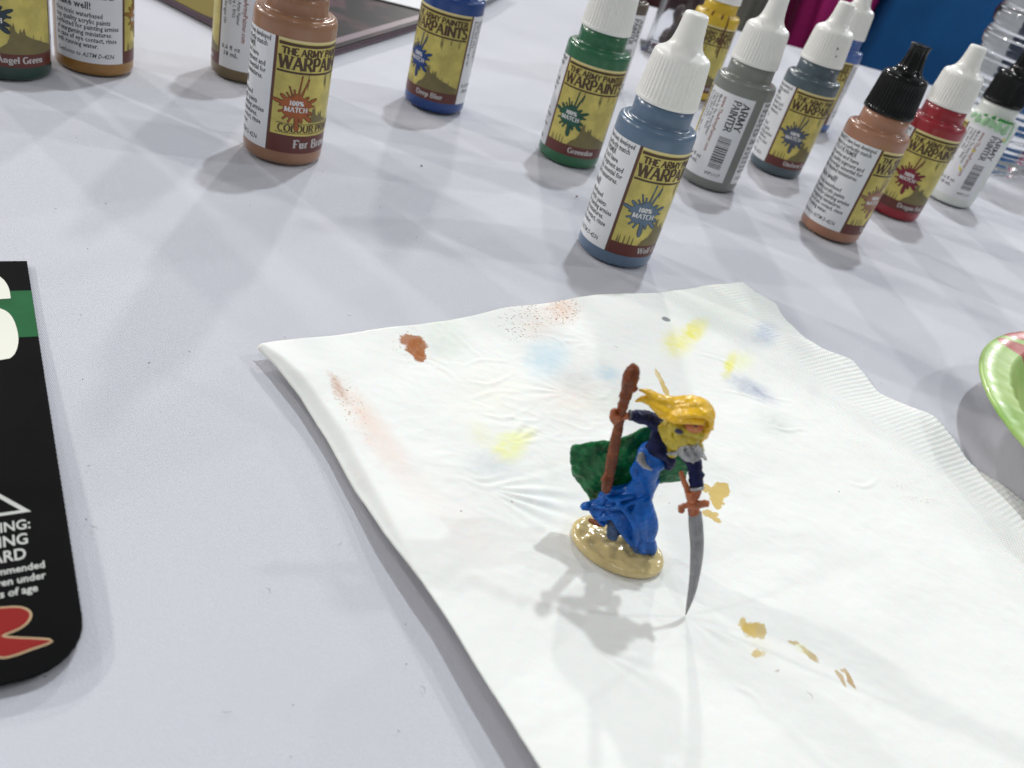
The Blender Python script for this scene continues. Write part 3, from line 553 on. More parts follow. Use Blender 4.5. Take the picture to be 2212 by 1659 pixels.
    stain(1760, 845, 2, 3, 0, (.75, .72, .74), .4, 1, 1); stain(1940, 1048, 4, 1.4, 8, (.72, .56, .48), .6, .9, .8, .2); stain(1990, 1078, 6, 1.0, 3, (.66, .5, .44), .55, .9, .8, .2)
    # tan blots around the figure
    stain(1433, 832, .55, 4.0, 64 + 90, TAN, .95, .3, .5); stain(1421, 812, .4, 1.6, 60 + 90, (.74, .62, .4), .8, .5, .5)
    stain(1554, 1065, 1.7, 2.7, 20, TAN, 1, .18, 1.5); stain(1562, 1056, 1.6, 1.6, 0, TAN, 1, .2, 1.2); stain(1548, 1085, .9, 1.7, -20, TAN, 1, .2, .9); stain(1525, 1053, 1.3, .9, 20, TAN, .95, .2, 1)
    stain(1527, 1107, 1.1, .8, 10, TAN, .95, .2, .8); stain(1540, 1112, .9, .7, 0, TAN, .95, .2, .8); stain(1548, 1123, 1.0, .6, 20, TAN, .95, .2, .8)
    stain(1605, 1352, .9, 1.7, -25, TAN, .9, .4, 1.2, .0); stain(1625, 1363, 2.2, 1.8, 25, (.58, .42, .12), .95, .35, 1.2, .0); stain(1645, 1367, 1.2, 1.5, 0, (.56, .44, .2), .95, .25, .9)
    stain(1640, 1400, 4, 3, 30, (.82, .77, .60), .5, 1, 1.2); stain(1634, 1412, .9, 1.0, 0, TAN, .8, .4, 1.0, .0); stain(1648, 1411, .8, .8, 0, TAN, .5, .5, .8)
    stain(1715, 1390, 1.5, .6, 20, (.48, .36, .16), .85, .5, .8); stain(1748, 1413, 3.0, .65, 38, (.52, .40, .2), .9, .5, .8); stain(1730, 1402, 3, 1.2, 30, LY, .4, .9, .8)
    stain(1817, 1464, .45, 2.3, -32, (.55, .44, .28), .95, .3, .5); stain(1835, 1465, .5, 2.6, -28, (.50, .36, .18), .95, .3, .5); stain(1823, 1449, 1.0, .4, 20, (.6, .48, .3), .9, .3, .4); stain(1680, 1448, .5, .35, 0, (.4, .3, .25), .5, .5, .3)
    L.new(col, b.inputs['Base Color'])
    # embossed ribs near the loose edge and a quilted field near the near corner
    mp = N(nt, 'ShaderNodeMapping', vector_type='TEXTURE'); mp.inputs['Location'].default_value = NA * MM; mp.inputs['Rotation'].default_value = (0, 0, math.atan2(u_.y, u_.x)); L.new(tc.outputs['Object'], mp.inputs[0])
    sp = N(nt, 'ShaderNodeSeparateXYZ'); L.new(mp.outputs[0], sp.inputs[0])
    def m(op, a, b_, c_=None):
        n_ = N(nt, 'ShaderNodeMath', operation=op)
        for i, q in enumerate((a, b_, c_)):
            if q is None: continue
            if isinstance(q, (int, float)): n_.inputs[i].default_value = q
            else: L.new(q, n_.inputs[i])
        return n_.outputs[0]
    sx, sy = m('SINE', m('MULTIPLY', sp.outputs[0], 2 * math.pi / .0011), None), m('SINE', m('MULTIPLY', sp.outputs[1], 2 * math.pi / .0011), None)
    quilt = m('MULTIPLY', sx, sy); mk = N(nt, 'ShaderNodeMapRange', interpolation_type='SMOOTHSTEP'); mk.inputs['From Min'].default_value = .120; mk.inputs['From Max'].default_value = .135; L.new(sp.outputs[0], mk.inputs[0])
    hh = m('ADD', m('MULTIPLY', quilt, m('MULTIPLY', mk.outputs[0], .6)), fine.outputs[0])
    mk2 = N(nt, 'ShaderNodeMapRange', interpolation_type='SMOOTHSTEP'); mk2.inputs['From Min'].default_value = .143; mk2.inputs['From Max'].default_value = .152; L.new(sp.outputs[0], mk2.inputs[0])
    ribs = m('MULTIPLY', m('SINE', m('MULTIPLY', sp.outputs[1], -2 * math.pi / .00150), None), m('MULTIPLY', mk2.outputs[0], .55)); hh = m('ADD', hh, ribs)
    bp = N(nt, 'ShaderNodeBump', i_Strength=.7, i_Distance=.00013); L.new(hh, bp.inputs['Height']); L.new(bp.outputs[0], b.inputs['Normal'])
    return mt
nap = tag(link('napkin', build_napkin(), stain_mat()), 'folded white paper napkin blotted with paint, lying under the miniature figure', 'paper napkin')

# ------------------------------------------------------------------ black blister card at the left edge
cY = Vector((-0.61015077, 0.79228533, 0)); cX = Vector((0.79228533, 0.61015077, 0)); cO = Vector((-45, 70, 0))
card = empty('backing_card', cO, math.atan2(cX.y, cX.x)); tag(card, 'black printed packaging card with a green band and choking hazard warning, at the left edge', 'packaging card')
def card_z(x, y): return 1.0 + 1.2 * math.exp(-((y - 12) / 26) ** 2) * math.exp(-(x / 30) ** 2) + .3 * math.sin(y / 22)
def card_board():
    W_, T_, r = 72.0, 114.0, 8.0; pts = []
    for k in range(9): a = -math.pi / 2 + math.pi / 2 * k / 8; pts.append((-r + r * math.cos(a), r + r * math.sin(a)))
    pts += [(0, T_ * i / 12 + r * (1 - i / 12)) for i in range(1, 13)] + [(-W_ * i / 8, T_) for i in range(1, 9)] + [(-W_, T_ - (T_ - r) * i / 12) for i in range(1, 13)]
    for k in range(1, 9): a = math.pi + math.pi / 2 * k / 8; pts.append((-W_ + r + r * math.cos(a), r + r * math.sin(a)))
    bm = bmesh.new(); V = [bm.verts.new((x, y, 0)) for x, y in pts]; bm.faces.new(V)
    for k in range(1, 18): bmesh.ops.bisect_plane(bm, geom=bm.verts[:] + bm.edges[:] + bm.faces[:], plane_co=(0, k * 6.5, 0), plane_no=(0, 1, 0))
    for k in range(1, 10): bmesh.ops.bisect_plane(bm, geom=bm.verts[:] + bm.edges[:] + bm.faces[:], plane_co=(-k * 7, 0, 0), plane_no=(1, 0, 0))
    for v in bm.verts: v.co.z = card_z(v.co.x, v.co.y) - .02
    r_ = bmesh.ops.extrude_face_region(bm, geom=bm.faces[:])
    for g in r_['geom']:
        if isinstance(g, bmesh.types.BMVert): g.co.z -= .55
    bmesh.ops.recalc_face_normals(bm, faces=bm.faces); return bm_mesh('board', bm)
M_BLACKCARD = mat('card_black_print', (0.004, 0.004, 0.0045), .5, .3, 60, bump=.01, bscale=900, spec=.04)
link('board', card_board(), M_BLACKCARD, card, smooth=False)
def on_card(f, name, m):
    me = f.lay(name)
    bm = bmesh.new(); bm.from_mesh(me)
    for k in range(1, 40): bmesh.ops.bisect_plane(bm, geom=bm.verts[:] + bm.edges[:] + bm.faces[:], plane_co=(0, k * 3 * MM, 0), plane_no=(0, 1, 0), dist=1e-7)
    for v in bm.verts: v.co.z += card_z(v.co.x / MM, v.co.y / MM) * MM
    bm.to_mesh(me); bm.free(); return link(name, me, m, card, smooth=False)
M_CGREEN = mat('card_green_print', (0.012, 0.11, 0.035), .5, .15, 80, spec=.15); M_CREAMC = mat('card_cream_print', (.80, .80, .70), .45, .03, 60)
f = Flat(); f.rect(-71.9, 83.2, -.05, 101.2, .03); on_card(f, 'green_band', M_CGREEN)
f = Flat(); v, q = text_mesh('BONE', 40, .9, align='RIGHT', width=.50, res=6); f.add(v, q, -27, 77.5, lift=.10)
S_ = [(-4.1, 98.1), (-4.3, 102.8), (-5.6, 107), (-9, 110), (-16, 111), (-22, 108), (-24, 101), (-22, 95), (-14, 90), (-12.5, 87), (-13, 83.5), (-16, 82.5), (-19, 84), (-20, 88), (-25, 88), (-24, 80), (-19, 75), (-13, 74), (-7.1, 75.5), (-5.2, 76.2), (-4, 79.5), (-3.6, 84.5), (-4.3, 90.9), (-6.4, 94.4), (-12, 97), (-15, 99), (-15, 101.5), (-12, 102.5), (-9.8, 101.2), (-9.2, 98)]
f.poly([(p.x, p.y) for p in catmull([(x, y, 0) for x, y in S_ + S_[:1]], 3)[:-1]], .10)
on_card(f, 'big_lettering', M_CREAMC)
f = Flat(); A_, B_, C_ = (-15.5, 45.2), (-4.9, 31.7), (-26, 31.7); g = Vector((-15.5, 36.4))
inn = [tuple(g + (Vector(p) - g) * .86) for p in (A_, B_, C_)]
for (a, b), (c, d) in zip(((A_, B_), (B_, C_), (C_, A_)), ((inn[0], inn[1]), (inn[1], inn[2]), (inn[2], inn[0]))): f.poly([a, b, d, c], .04)
M_GREYINK = mat('card_grey_print', (.52, .53, .50), .45, .05, 60)
on_card(f, 'warning_triangle', M_GREYINK)
f = Flat(); v, q = text_mesh('!', 10, .3, align='CENTER'); f.add(v, q, -15.4, 33.5, lift=.04); on_card(f, 'exclamation_mark', mat('card_yellow_print', (.6, .55, .12), .45, .05, 60))
f = Flat()
for t, x, y, s in (('WARNING:', -5.2, 27.9, 2.6), ('CHOKING', -5.7, 24.6, 2.8), ('HAZARD', -6.2, 21.4, 2.8)):
    v, q = text_mesh(t, s * 1.2, .05, align='RIGHT', width=.70, res=3); f.add(v, q, x, y, lift=.04)
for t, x, y in (('Not recommended', -3.9, 18.9), ('for children under', -4.0, 16.7), ('14 years of age', -5.2, 14.5)):
    v, q = text_mesh(t, 2.0, .04, align='RIGHT', width=.80, res=2); f.add(v, q, x, y, lift=.04)
on_card(f, 'warning_text', M_GREYINK)
def logo(g):
    P = [(-16, 3.6), (-15.4, 11.5), (-12.5, 12.7), (-9.6, 12.5), (-7.6, 11.9), (-6.6, 10.7), (-6.9, 9.4), (-8.1, 8.4), (-10.3, 7.7), (-8.4, 6.7), (-6.2, 5.9), (-4.3, 5.0), (-6.8, 4.5), (-9.0, 4.1), (-10.6, 4.3), (-12.2, 6.2), (-13.0, 3.8)]
    c = catmull([Vector((x, y, 0)) for x, y in P + [P[0]]], 3)[:-1]; out = []
    for i, p in enumerate(c):
        t = (c[(i + 1) % len(c)] - c[i - 1]).normalized(); out.append((p.x - t.y * g, p.y + t.x * g))
    return out
f = Flat(); f.poly(logo(.28), .04); v, q = text_mesh('REAPE', 13, .6, align='RIGHT', width=.8); f.add(v, q, -17.5, 3.4, lift=.04); on_card(f, 'logo_edge', mat('card_tan_print', (.50, .36, .20), .45, .05, 60))
f = Flat(); f.poly(logo(-.02), .09); v, q = text_mesh('REAPE', 13, .3, align='RIGHT', width=.8); f.add(v, q, -17.5, 3.4, lift=.09); on_card(f, 'logo_lettering', mat('card_red_print', (.24, .012, .010), .5, .1, 60, spec=.15))

# ------------------------------------------------------------------ paper plate on the right
def build_plate():
    prof = [(0.2, 0.0), (0.2, 40.0), (0.5, 50), (1.6, 54), (4.5, 58.5), (9.5, 62.2), (12.7, 65.2), (13.35, 65.9), (13.3, 66.5), (13.8, 70.5), (14.0, 74.2), (13.6, 75.2), (13.0, 75.3), (12.9, 74.6), (13.3, 73.6), (12.9, 70.5), (12.2, 66.4), (8.8, 62.7), (3.8, 59.0), (.9, 54.2), (-.15, 50), (-.35, 40), (-.35, 0.0)]
    n = 160; vs, fs = [], []
    for i, (z, r) in enumerate(prof):
        for k in range(n):
            a = 2 * math.pi * k / n; fl_ = .34 * math.sin(a * 60) * min(1, max(0, (r - 54) / 6)) * (1 if r < 74 else .2)
            vs.append((r * math.cos(a), r * math.sin(a), z + fl_ + .9 + .5 * math.sin(a * 2 + 1) * r / 75))
    for i in range(len(prof) - 1):
        for k in range(n):
            fs.append((i * n + k, i * n + (k + 1) % n, (i + 1) * n + (k + 1) % n, (i + 1) * n + k))
    return mesh_of('paper_plate', vs, fs)
def plate_mat():
    mt = bpy.data.materials.new('plate_printed_paper'); mt.use_nodes = True; nt = mt.node_tree; L = nt.links; b = nt.nodes['Principled BSDF']
    b.inputs['Roughness'].default_value = .38; b.inputs['Coat Weight'].default_value = .3; b.inputs['Coat Roughness'].default_value = .1
    tc = N(nt, 'ShaderNodeTexCoord'); n1 = N(nt, 'ShaderNodeTexNoise', i_Scale=55.0, i_Detail=3.0); L.new(tc.outputs['Object'], n1.inputs[0])
    cr = N(nt, 'ShaderNodeValToRGB'); cr.color_ramp.elements[0].position = .3; cr.color_ramp.elements[0].color = (.22, .42, .065, 1); cr.color_ramp.elements[1].position = .72; cr.color_ramp.elements[1].color = (.44, .60, .20, 1); L.new(n1.outputs[0], cr.inputs[0])
    def petal(cx, cy, rx, ry, a, prev, colr):
        mp = N(nt, 'ShaderNodeMapping', vector_type='TEXTURE'); mp.inputs['Location'].default_value = (cx * MM, cy * MM, 0); mp.inputs['Rotation'].default_value = (0, 0, R(a)); mp.inputs['Scale'].default_value = (rx * MM, ry * MM, 9)
        L.new(tc.outputs['Object'], mp.inputs[0]); le = N(nt, 'ShaderNodeVectorMath', operation='LENGTH'); L.new(mp.outputs[0], le.inputs[0])
        mr = N(nt, 'ShaderNodeMapRange'); mr.inputs['From Min'].default_value = 1.01; mr.inputs['From Max'].default_value = .97; L.new(le.outputs['Value'], mr.inputs[0])
        mx = N(nt, 'ShaderNodeMix', data_type='RGBA'); mx.inputs[7].default_value = colr; L.new(mr.outputs[0], mx.inputs[0]); L.new(prev, mx.inputs[6]); return mx.outputs[2]
    c = cr.outputs[0]; red = (.42, .085, .07, 1)
    for p in ((-45.5, 43, 14, 5.2, -8), (-48, 55, 9, 3.5, 20), (20, 50, 22, 8, 10), (-30, -40, 20, 8, 40), (45, -25, 18, 7, 100), (0, 0, 18, 14, 0)): c = petal(*p, c, red)
    g = N(nt, 'ShaderNodeNewGeometry'); mx = N(nt, 'ShaderNodeMix', data_type='RGBA'); mx.inputs[7].default_value = (.75, .75, .72, 1)
    sep = N(nt, 'ShaderNodeSeparateXYZ'); L.new(g.outputs['True Normal'], sep.inputs[0]); lt = N(nt, 'ShaderNodeMath', operation='LESS_THAN'); L.new(sep.outputs[2], lt.inputs[0]); lt.inputs[1].default_value = -.05
    L.new(lt.outputs[0], mx.inputs[0]); L.new(c, mx.inputs[6]); L.new(mx.outputs[2], b.inputs['Base Color'])
    n2 = N(nt, 'ShaderNodeTexNoise', i_Scale=70.0, i_Detail=2.0); L.new(tc.outputs['Object'], n2.inputs[0]); bp = N(nt, 'ShaderNodeBump', i_Strength=.6, i_Distance=.0006); L.new(n2.outputs[0], bp.inputs['Height']); L.new(bp.outputs[0], b.inputs['Normal'])
    return mt
pl = tag(link('paper_plate', build_plate(), plate_mat()), 'shiny green paper plate with a red printed pattern, cut by the right edge', 'paper plate'); pl.location = Vector((201.4, 214, -.4)) * MM
me = pl.data; bm = bmesh.new(); bm.from_mesh(me); bmesh.ops.remove_doubles(bm, verts=bm.verts, dist=1e-6); bmesh.ops.recalc_face_normals(bm, faces=bm.faces); bm.to_mesh(me); bm.free()

# ------------------------------------------------------------------ printed booklet and the white sheet on it
bc = gp(633, 149, 0); bl = (gp(344, 0, 0) - bc).normalized(); br = (gp(904, 63, 0) - bc).normalized()
bk = empty('booklet', bc); tag(bk, 'dark printed booklet with maroon and yellow artwork, behind the Fur Brown bottle', 'booklet')
def sheet(name, pts, z0, z1, curl=0.0):
    bm = bmesh.new(); V = [bm.verts.new((p.x, p.y, z1)) for p in pts]; f0 = bm.faces.new(V); f0.normal_update()
    if f0.normal.z < 0: f0.normal_flip()
    r_ = bmesh.ops.extrude_face_region(bm, geom=bm.faces[:])
    for g in r_['geom']:
        if isinstance(g, bmesh.types.BMVert): g.co.z = z0
    bmesh.ops.recalc_face_normals(bm, faces=bm.faces); return bm_mesh(name, bm)
Z0 = Vector((0, 0, 0)); BW = (gp(968, 42, 0) - bc).length
for k in range(5):
    o_ = bl * (.5 * k % 1.1) + br * (.3 * ((k * 7) % 3)); q4 = [o_, o_ + br * BW, o_ + br * BW + bl * 148, o_ + bl * 148]
    link('page', sheet('page', q4, .3 + k * .55, .7 + k * .55), mat('page_edge', (.20, .14, .17), .5, .1, 50), bk, smooth=False)
def cover_mat():
    mt = bpy.data.materials.new('cover_art'); mt.use_nodes = True; nt = mt.node_tree; L = nt.links; b = nt.nodes['Principled BSDF']; b.inputs['Roughness'].default_value = .25
    tc = N(nt, 'ShaderNodeTexCoord'); n1 = N(nt, 'ShaderNodeTexNoise', i_Scale=26.0, i_Detail=5.0, i_Distortion=1.5); L.new(tc.outputs['Object'], n1.inputs[0])
    cr = N(nt, 'ShaderNodeValToRGB'); e = cr.color_ramp.elements; e[0].position = .40; e[0].color = (.006, .004, .004, 1); e[1].position = .66; e[1].color = (.06, .012, .02, 1); b.inputs['Specular IOR Level'].default_value = .25
    for p, c in ((.5, (.02, .008, .01, 1)), (.58, (.07, .03, .035, 1)), (.76, (.18, .13, .16, 1))): k = e.new(p); k.color = c
    L.new(n1.outputs[0], cr.inputs[0]); mp = N(nt, 'ShaderNodeMapping', vector_type='TEXTURE'); c0 = gp(425, 12, 0) - bc; mp.inputs['Location'].default_value = c0 * MM; mp.inputs['Scale'].default_value = (.040, .019, .5); mp.inputs['Rotation'].default_value = (0, 0, math.atan2(bl.y, bl.x)); L.new(tc.outputs['Object'], mp.inputs[0])
    le = N(nt, 'ShaderNodeVectorMath', operation='LENGTH'); L.new(mp.outputs[0], le.inputs[0]); mr = N(nt, 'ShaderNodeMapRange'); mr.inputs['From Min'].default_value = 1.0; mr.inputs['From Max'].default_value = .8; L.new(le.outputs['Value'], mr.inputs[0])
    mx = N(nt, 'ShaderNodeMix', data_type='RGBA'); mx.inputs[7].default_value = (.20, .15, .02, 1); L.new(mr.outputs[0], mx.inputs[0]); L.new(cr.outputs[0], mx.inputs[6]); L.new(mx.outputs[2], b.inputs['Base Color']); return mt
link('cover', sheet('cover', [Z0, br * BW, br * BW + bl * 148, bl * 148], 3.1, 3.4), cover_mat(), bk, smooth=False)
link('cover_border', sheet('cover_border', [br * 6 + bl * 3, br * (BW - 3) + bl * 3, br * (BW - 3) + bl * 7.5, br * 6 + bl * 7.5], 3.42, 3.5), mat('cover_mauve', (.17, .115, .14), .3, .15, 60), bk, smooth=False)
w0 = gp(912, 22, 4); wl = (gp(824, 0, 4) - w0).normalized(); wr = Vector((-wl.y, wl.x, 0)); wr = wr if wr.y > 0 else -wr
tag(link('paper_sheet', sheet('paper_sheet', [w0, gp(985, 36, 4), gp(1022, 0, 4) + Vector((10, 60, 0)), w0 + wl * 150 + wr * 120, w0 + wl * 150], 3.9, 4.3), mat('plain_paper', (.72, .72, .74), .7, .03, 40), smooth=False), 'plain white sheet of paper lying on the booklet', 'paper')

# ------------------------------------------------------------------ clear plastic box with a dark lump in it
bx = empty('clear_box', gp(1462, 122, 0), R(4)); tag(bx, 'clear plastic box with a dark lump inside, between the Greenskin bottle and the yellow bottle', 'plastic box')
def box_shell():
    vs, fs = [], []
    def ring(hw, hd, z): 
        o = len(vs); r = 3
        for sx, sy, a0 in ((1, -1, -90), (1, 1, 0), (-1, 1, 90), (-1, -1, 180)):
            for k in range(5): a = R(a0 + 90 * k / 4); vs.append((sx * (hw - r) + r * math.cos(a), sy * (hd - r) + r * math.sin(a), z))
        return o
    rs = [ring(25.5, 17.5, .4), ring(25.5, 17.5, 1.2), ring(22, 14.5, 1.3), ring(21.6, 14, 8), ring(20, 12.6, 43), ring(19, 11.6, 44.2), ring(18.2, 11, 43.3), ring(19.2, 11.9, 42), ring(20.8, 13.2, 8), ring(21.2, 13.8, .8)]
    for a, b in zip(rs, rs[1:]):
        for k in range(20): fs.append((a + k, a + (k + 1) % 20, b + (k + 1) % 20, b + k))
    fs.append(tuple(reversed(range(rs[0], rs[0] + 20)))); fs.append(tuple(range(rs[-1], rs[-1] + 20)))
    return mesh_of('shell', vs, fs)
def glass(name, ior=1.45, rough=.03, tint=(.96, .97, .98)):
    mt = bpy.data.materials.new(name); mt.use_nodes = True; nt = mt.node_tree; b = nt.nodes['Principled BSDF']; b.inputs['Transmission Weight'].default_value = 1; b.inputs['IOR'].default_value = ior
    n1 = N(nt, 'ShaderNodeTexNoise', i_Scale=200.0); tc = N(nt, 'ShaderNodeTexCoord'); nt.links.new(tc.outputs['Object'], n1.inputs[0]); mr = N(nt, 'ShaderNodeMapRange'); mr.inputs['To Min'].default_value = rough * .6; mr.inputs['To Max'].default_value = rough * 1.6; nt.links.new(n1.outputs[0], mr.inputs[0]); nt.links.new(mr.outputs[0], b.inputs['Roughness'])
    b.inputs['Base Color'].default_value = (*tint, 1); return mt
link('shell', box_shell(), glass('clear_plastic', 1.3, .05), bx)
link('dark_lump', fused('dark_lump', [ball((-7, 0, 9), 8, 8), ball((3, 1, 11), 9, 8), ball((11, -1, 8), 6, 8), ball((0, 0, 18), 6, 8), tube([(-4, 0, 18), (-9, 1, 25), (-6, 0, 30)], [4, 3, 2])], 1.2, 1.2, .3), mat('lump_dark', (.10, .075, .08), .7, .3, 120), bx)

# ------------------------------------------------------------------ ribbed water bottle, far right
def wb_prof():
    pr = [(0.0, 20), (0.2, 26), (1.2, 29.3), (3.0, 30.4)]; z = 4.0
    while z < 128: pr.append((z, 29.8 + 2.6 * abs(math.sin(math.pi * z / 12.5)) ** .55 - .12 * math.cos(2 * math.pi * z / 4.2))); z += .55
    return pr + [(132, 30), (140, 27), (150, 21), (158, 15), (162, 12.5), (176, 12.5), (176.2, 11.8)]
wbt = empty('water_bottle', gp(2105, 345, 0)); tag(wbt, 'clear ribbed plastic water bottle standing behind the white bottle at right', 'water bottle')
link('bottle_shell', mesh_of('bottle_shell', *lathe(wb_prof(), 72, lambda z, a, k: 1 + .012 * math.sin(a * 5) * (1 if z < 6 else .3) + .006 * math.sin(3 * a + z * .16))), glass('pet_plastic', 1.36, .04), wbt)
link('cap', mesh_of('water_cap', *lathe([(170, 14.2), (182, 14.2), (183, 13.2), (183.1, 4)], 60, lambda z, a, k: 1 + .02 * math.sin(a * 30))), M_WHITECAP, wbt)
# ------------------------------------------------------------------ clothes of the people beyond the table
def torso(name, label, c, rx, ry, z0, z1, colr, seed, lean=0.0, cat='shirt'):
    n, mrows = 96, 60; vs, fs = [], []
    for j in range(mrows + 1):
        t = j / mrows; z = z0 + (z1 - z0) * t; tap = 1 - .16 * math.sin(t * math.pi * .9) + (0 if t < .86 else -(t - .86) * 3.2)
        for k in range(n):
            a = 2 * math.pi * k / n; fo = 1 + .085 * math.sin(a * 9 + 3.5 * nz((math.cos(a), math.sin(a), t * 3), 1.4, seed)) * (.5 + .5 * math.sin(t * 5 + seed)) + .06 * nz((math.cos(a) * 2, math.sin(a) * 2, t * 5), 1, seed)
            vs.append((c[0] + rx * tap * fo * math.cos(a) + lean * (z - z0), c[1] + ry * tap * fo * math.sin(a), z))
    for j in range(mrows):
        for k in range(n): fs.append((j * n + k, j * n + (k + 1) % n, (j + 1) * n + (k + 1) % n, (j + 1) * n + k))
    fs.append(tuple(reversed(range(n)))); fs.append(tuple(range(mrows * n, (mrows + 1) * n)))
    return tag(link(name, mesh_of(name, vs, fs), mat(name + '_knit', colr, .85, .12, 30, bump=.25, bscale=900)), label, cat)
torso('blue_shirt', 'bright blue shirt of someone sitting behind the far table edge', (318, 985), 108, 82, -330, 210, (.004, .10, .30), 3, 0.02)
torso('navy_jacket', 'dark navy jacket beside the blue shirt, behind the water bottle', (452, 1010), 85, 80, -330, 230, (.008, .02, .05), 8, .0, 'jacket')
torso('magenta_shirt', 'magenta pink shirt behind the white caps, left of the blue shirt', (182, 1000), 48, 55, -330, 200, (.42, .010, .15), 5, .04)
torso('grey_trousers', 'grey green cloth hanging left of the magenta shirt', (108, 955), 30, 36, -600, 200, (.10, .10, .085), 6, .02, 'trousers')
torso('maroon_jacket', 'dark maroon jacket far behind the yellow bottle', (20, 1040), 66, 60, -500, 200, (.05, .012, .014), 9, .0, 'jacket')

# ------------------------------------------------------------------ the painted miniature
def q1(x, y, Y): return at((1700 + x / 1.7463) * .6777, (1100 + y / 1.7463) * .6777, Y)     # point of the enlarged photograph at depth Y
K = .0356                                                                                   # mm per enlarged pixel
fig = empty('miniature_figure', (28.9, 125.4, 2.5)); tag(fig, 'painted miniature of a blonde swordswoman in blue dress and green cape, on the napkin', 'miniature')
OFF = Vector((28.9, 125.4, 2.5))
def part(name, me, m, parent=None):
    for v in me.vertices: v.co -= OFF * MM
    me.update(); return link(name, me, m, parent or fig)
P_BLUE = mat('acrylic_blue', (.002, .10, .42), .42, .28, 420, bump=.05, bscale=1300, coat=.10, spec=.3)
P_GREEN = mat('acrylic_green', (.002, .125, .032), .42, .7, 330, bump=.06, bscale=700, coat=.12, spec=.3)
P_NAVY = mat('acrylic_navy', (.005, .008, .052), .5, .5, 500, bump=.06, bscale=1500, coat=.05, spec=.2)
P_YEL = mat('acrylic_yellow', (.78, .46, .004), .33, .22, 380, bump=.05, bscale=1300, coat=.4)
P_OLV = mat('acrylic_yellow_green', (.50, .38, .012), .4, .3, 500, bump=.08, bscale=1300, coat=.3)
P_BRN = mat('acrylic_red_brown', (.17, .042, .011), .45, .4, 600, bump=.07, bscale=1500, coat=.08, spec=.3)
P_ORG = mat('acrylic_orange_brown', (.36, .090, .020), .4, .3, 600, bump=.08, bscale=1500, coat=.3)
P_SIL = mat('acrylic_silver', (.34, .34, .35), .42, .3, 600, bump=.08, bscale=1400, metal=.35, coat=.2)
P_BLADE = mat('acrylic_steel', (.26, .26, .27), .42, .22, 500, bump=.05, bscale=1600, metal=.3)
P_BASE = mat('acrylic_sand', (.62, .49, .22), .22, .12, 300, bump=.16, bscale=330, coat=.55)
P_SKIN = mat('acrylic_skin', (.50, .16, .06), .45, .25, 500, bump=.05, bscale=1500)
# base
def base_mesh():
    n, rings = 80, 14; vs, fs = [], []; ca, sa = math.cos(R(-11.8)), math.sin(R(-11.8))
    def pt(r, a, z): x, y = 9.5 * r * math.cos(a), 6.8 * r * math.sin(a); return (28.9 + x * ca - y * sa, 125.4 + x * sa + y * ca, z)
    for i in range(n): vs.append(pt(.97, 2 * math.pi * i / n, 2.25))
    for z, r in ((2.6, 1.0), (3.2, 1.0), (3.7, .975)):
        for i in range(n): vs.append(pt(r, 2 * math.pi * i / n, z))
    for k in range(1, rings):
        r = .975 * (1 - k / rings)
        for i in range(n):
            a = 2 * math.pi * i / n; p = pt(r, a, 0); vs.append((p[0], p[1], 4.0 + .45 * nz((p[0], p[1]), .5, 3) + .22 * nz((p[0], p[1]), 1.3, 7) + (.35 if r < .6 else 0)))
    for j in range(rings + 2):
        for i in range(n): fs.append((j * n + i, j * n + (i + 1) % n, (j + 1) * n + (i + 1) % n, (j + 1) * n + i))
    fs.append(tuple(range((rings + 2) * n, (rings + 3) * n))); fs.append(tuple(reversed(range(n))))
    return mesh_of('base', vs, fs)
part('base', base_mesh(), P_BASE)
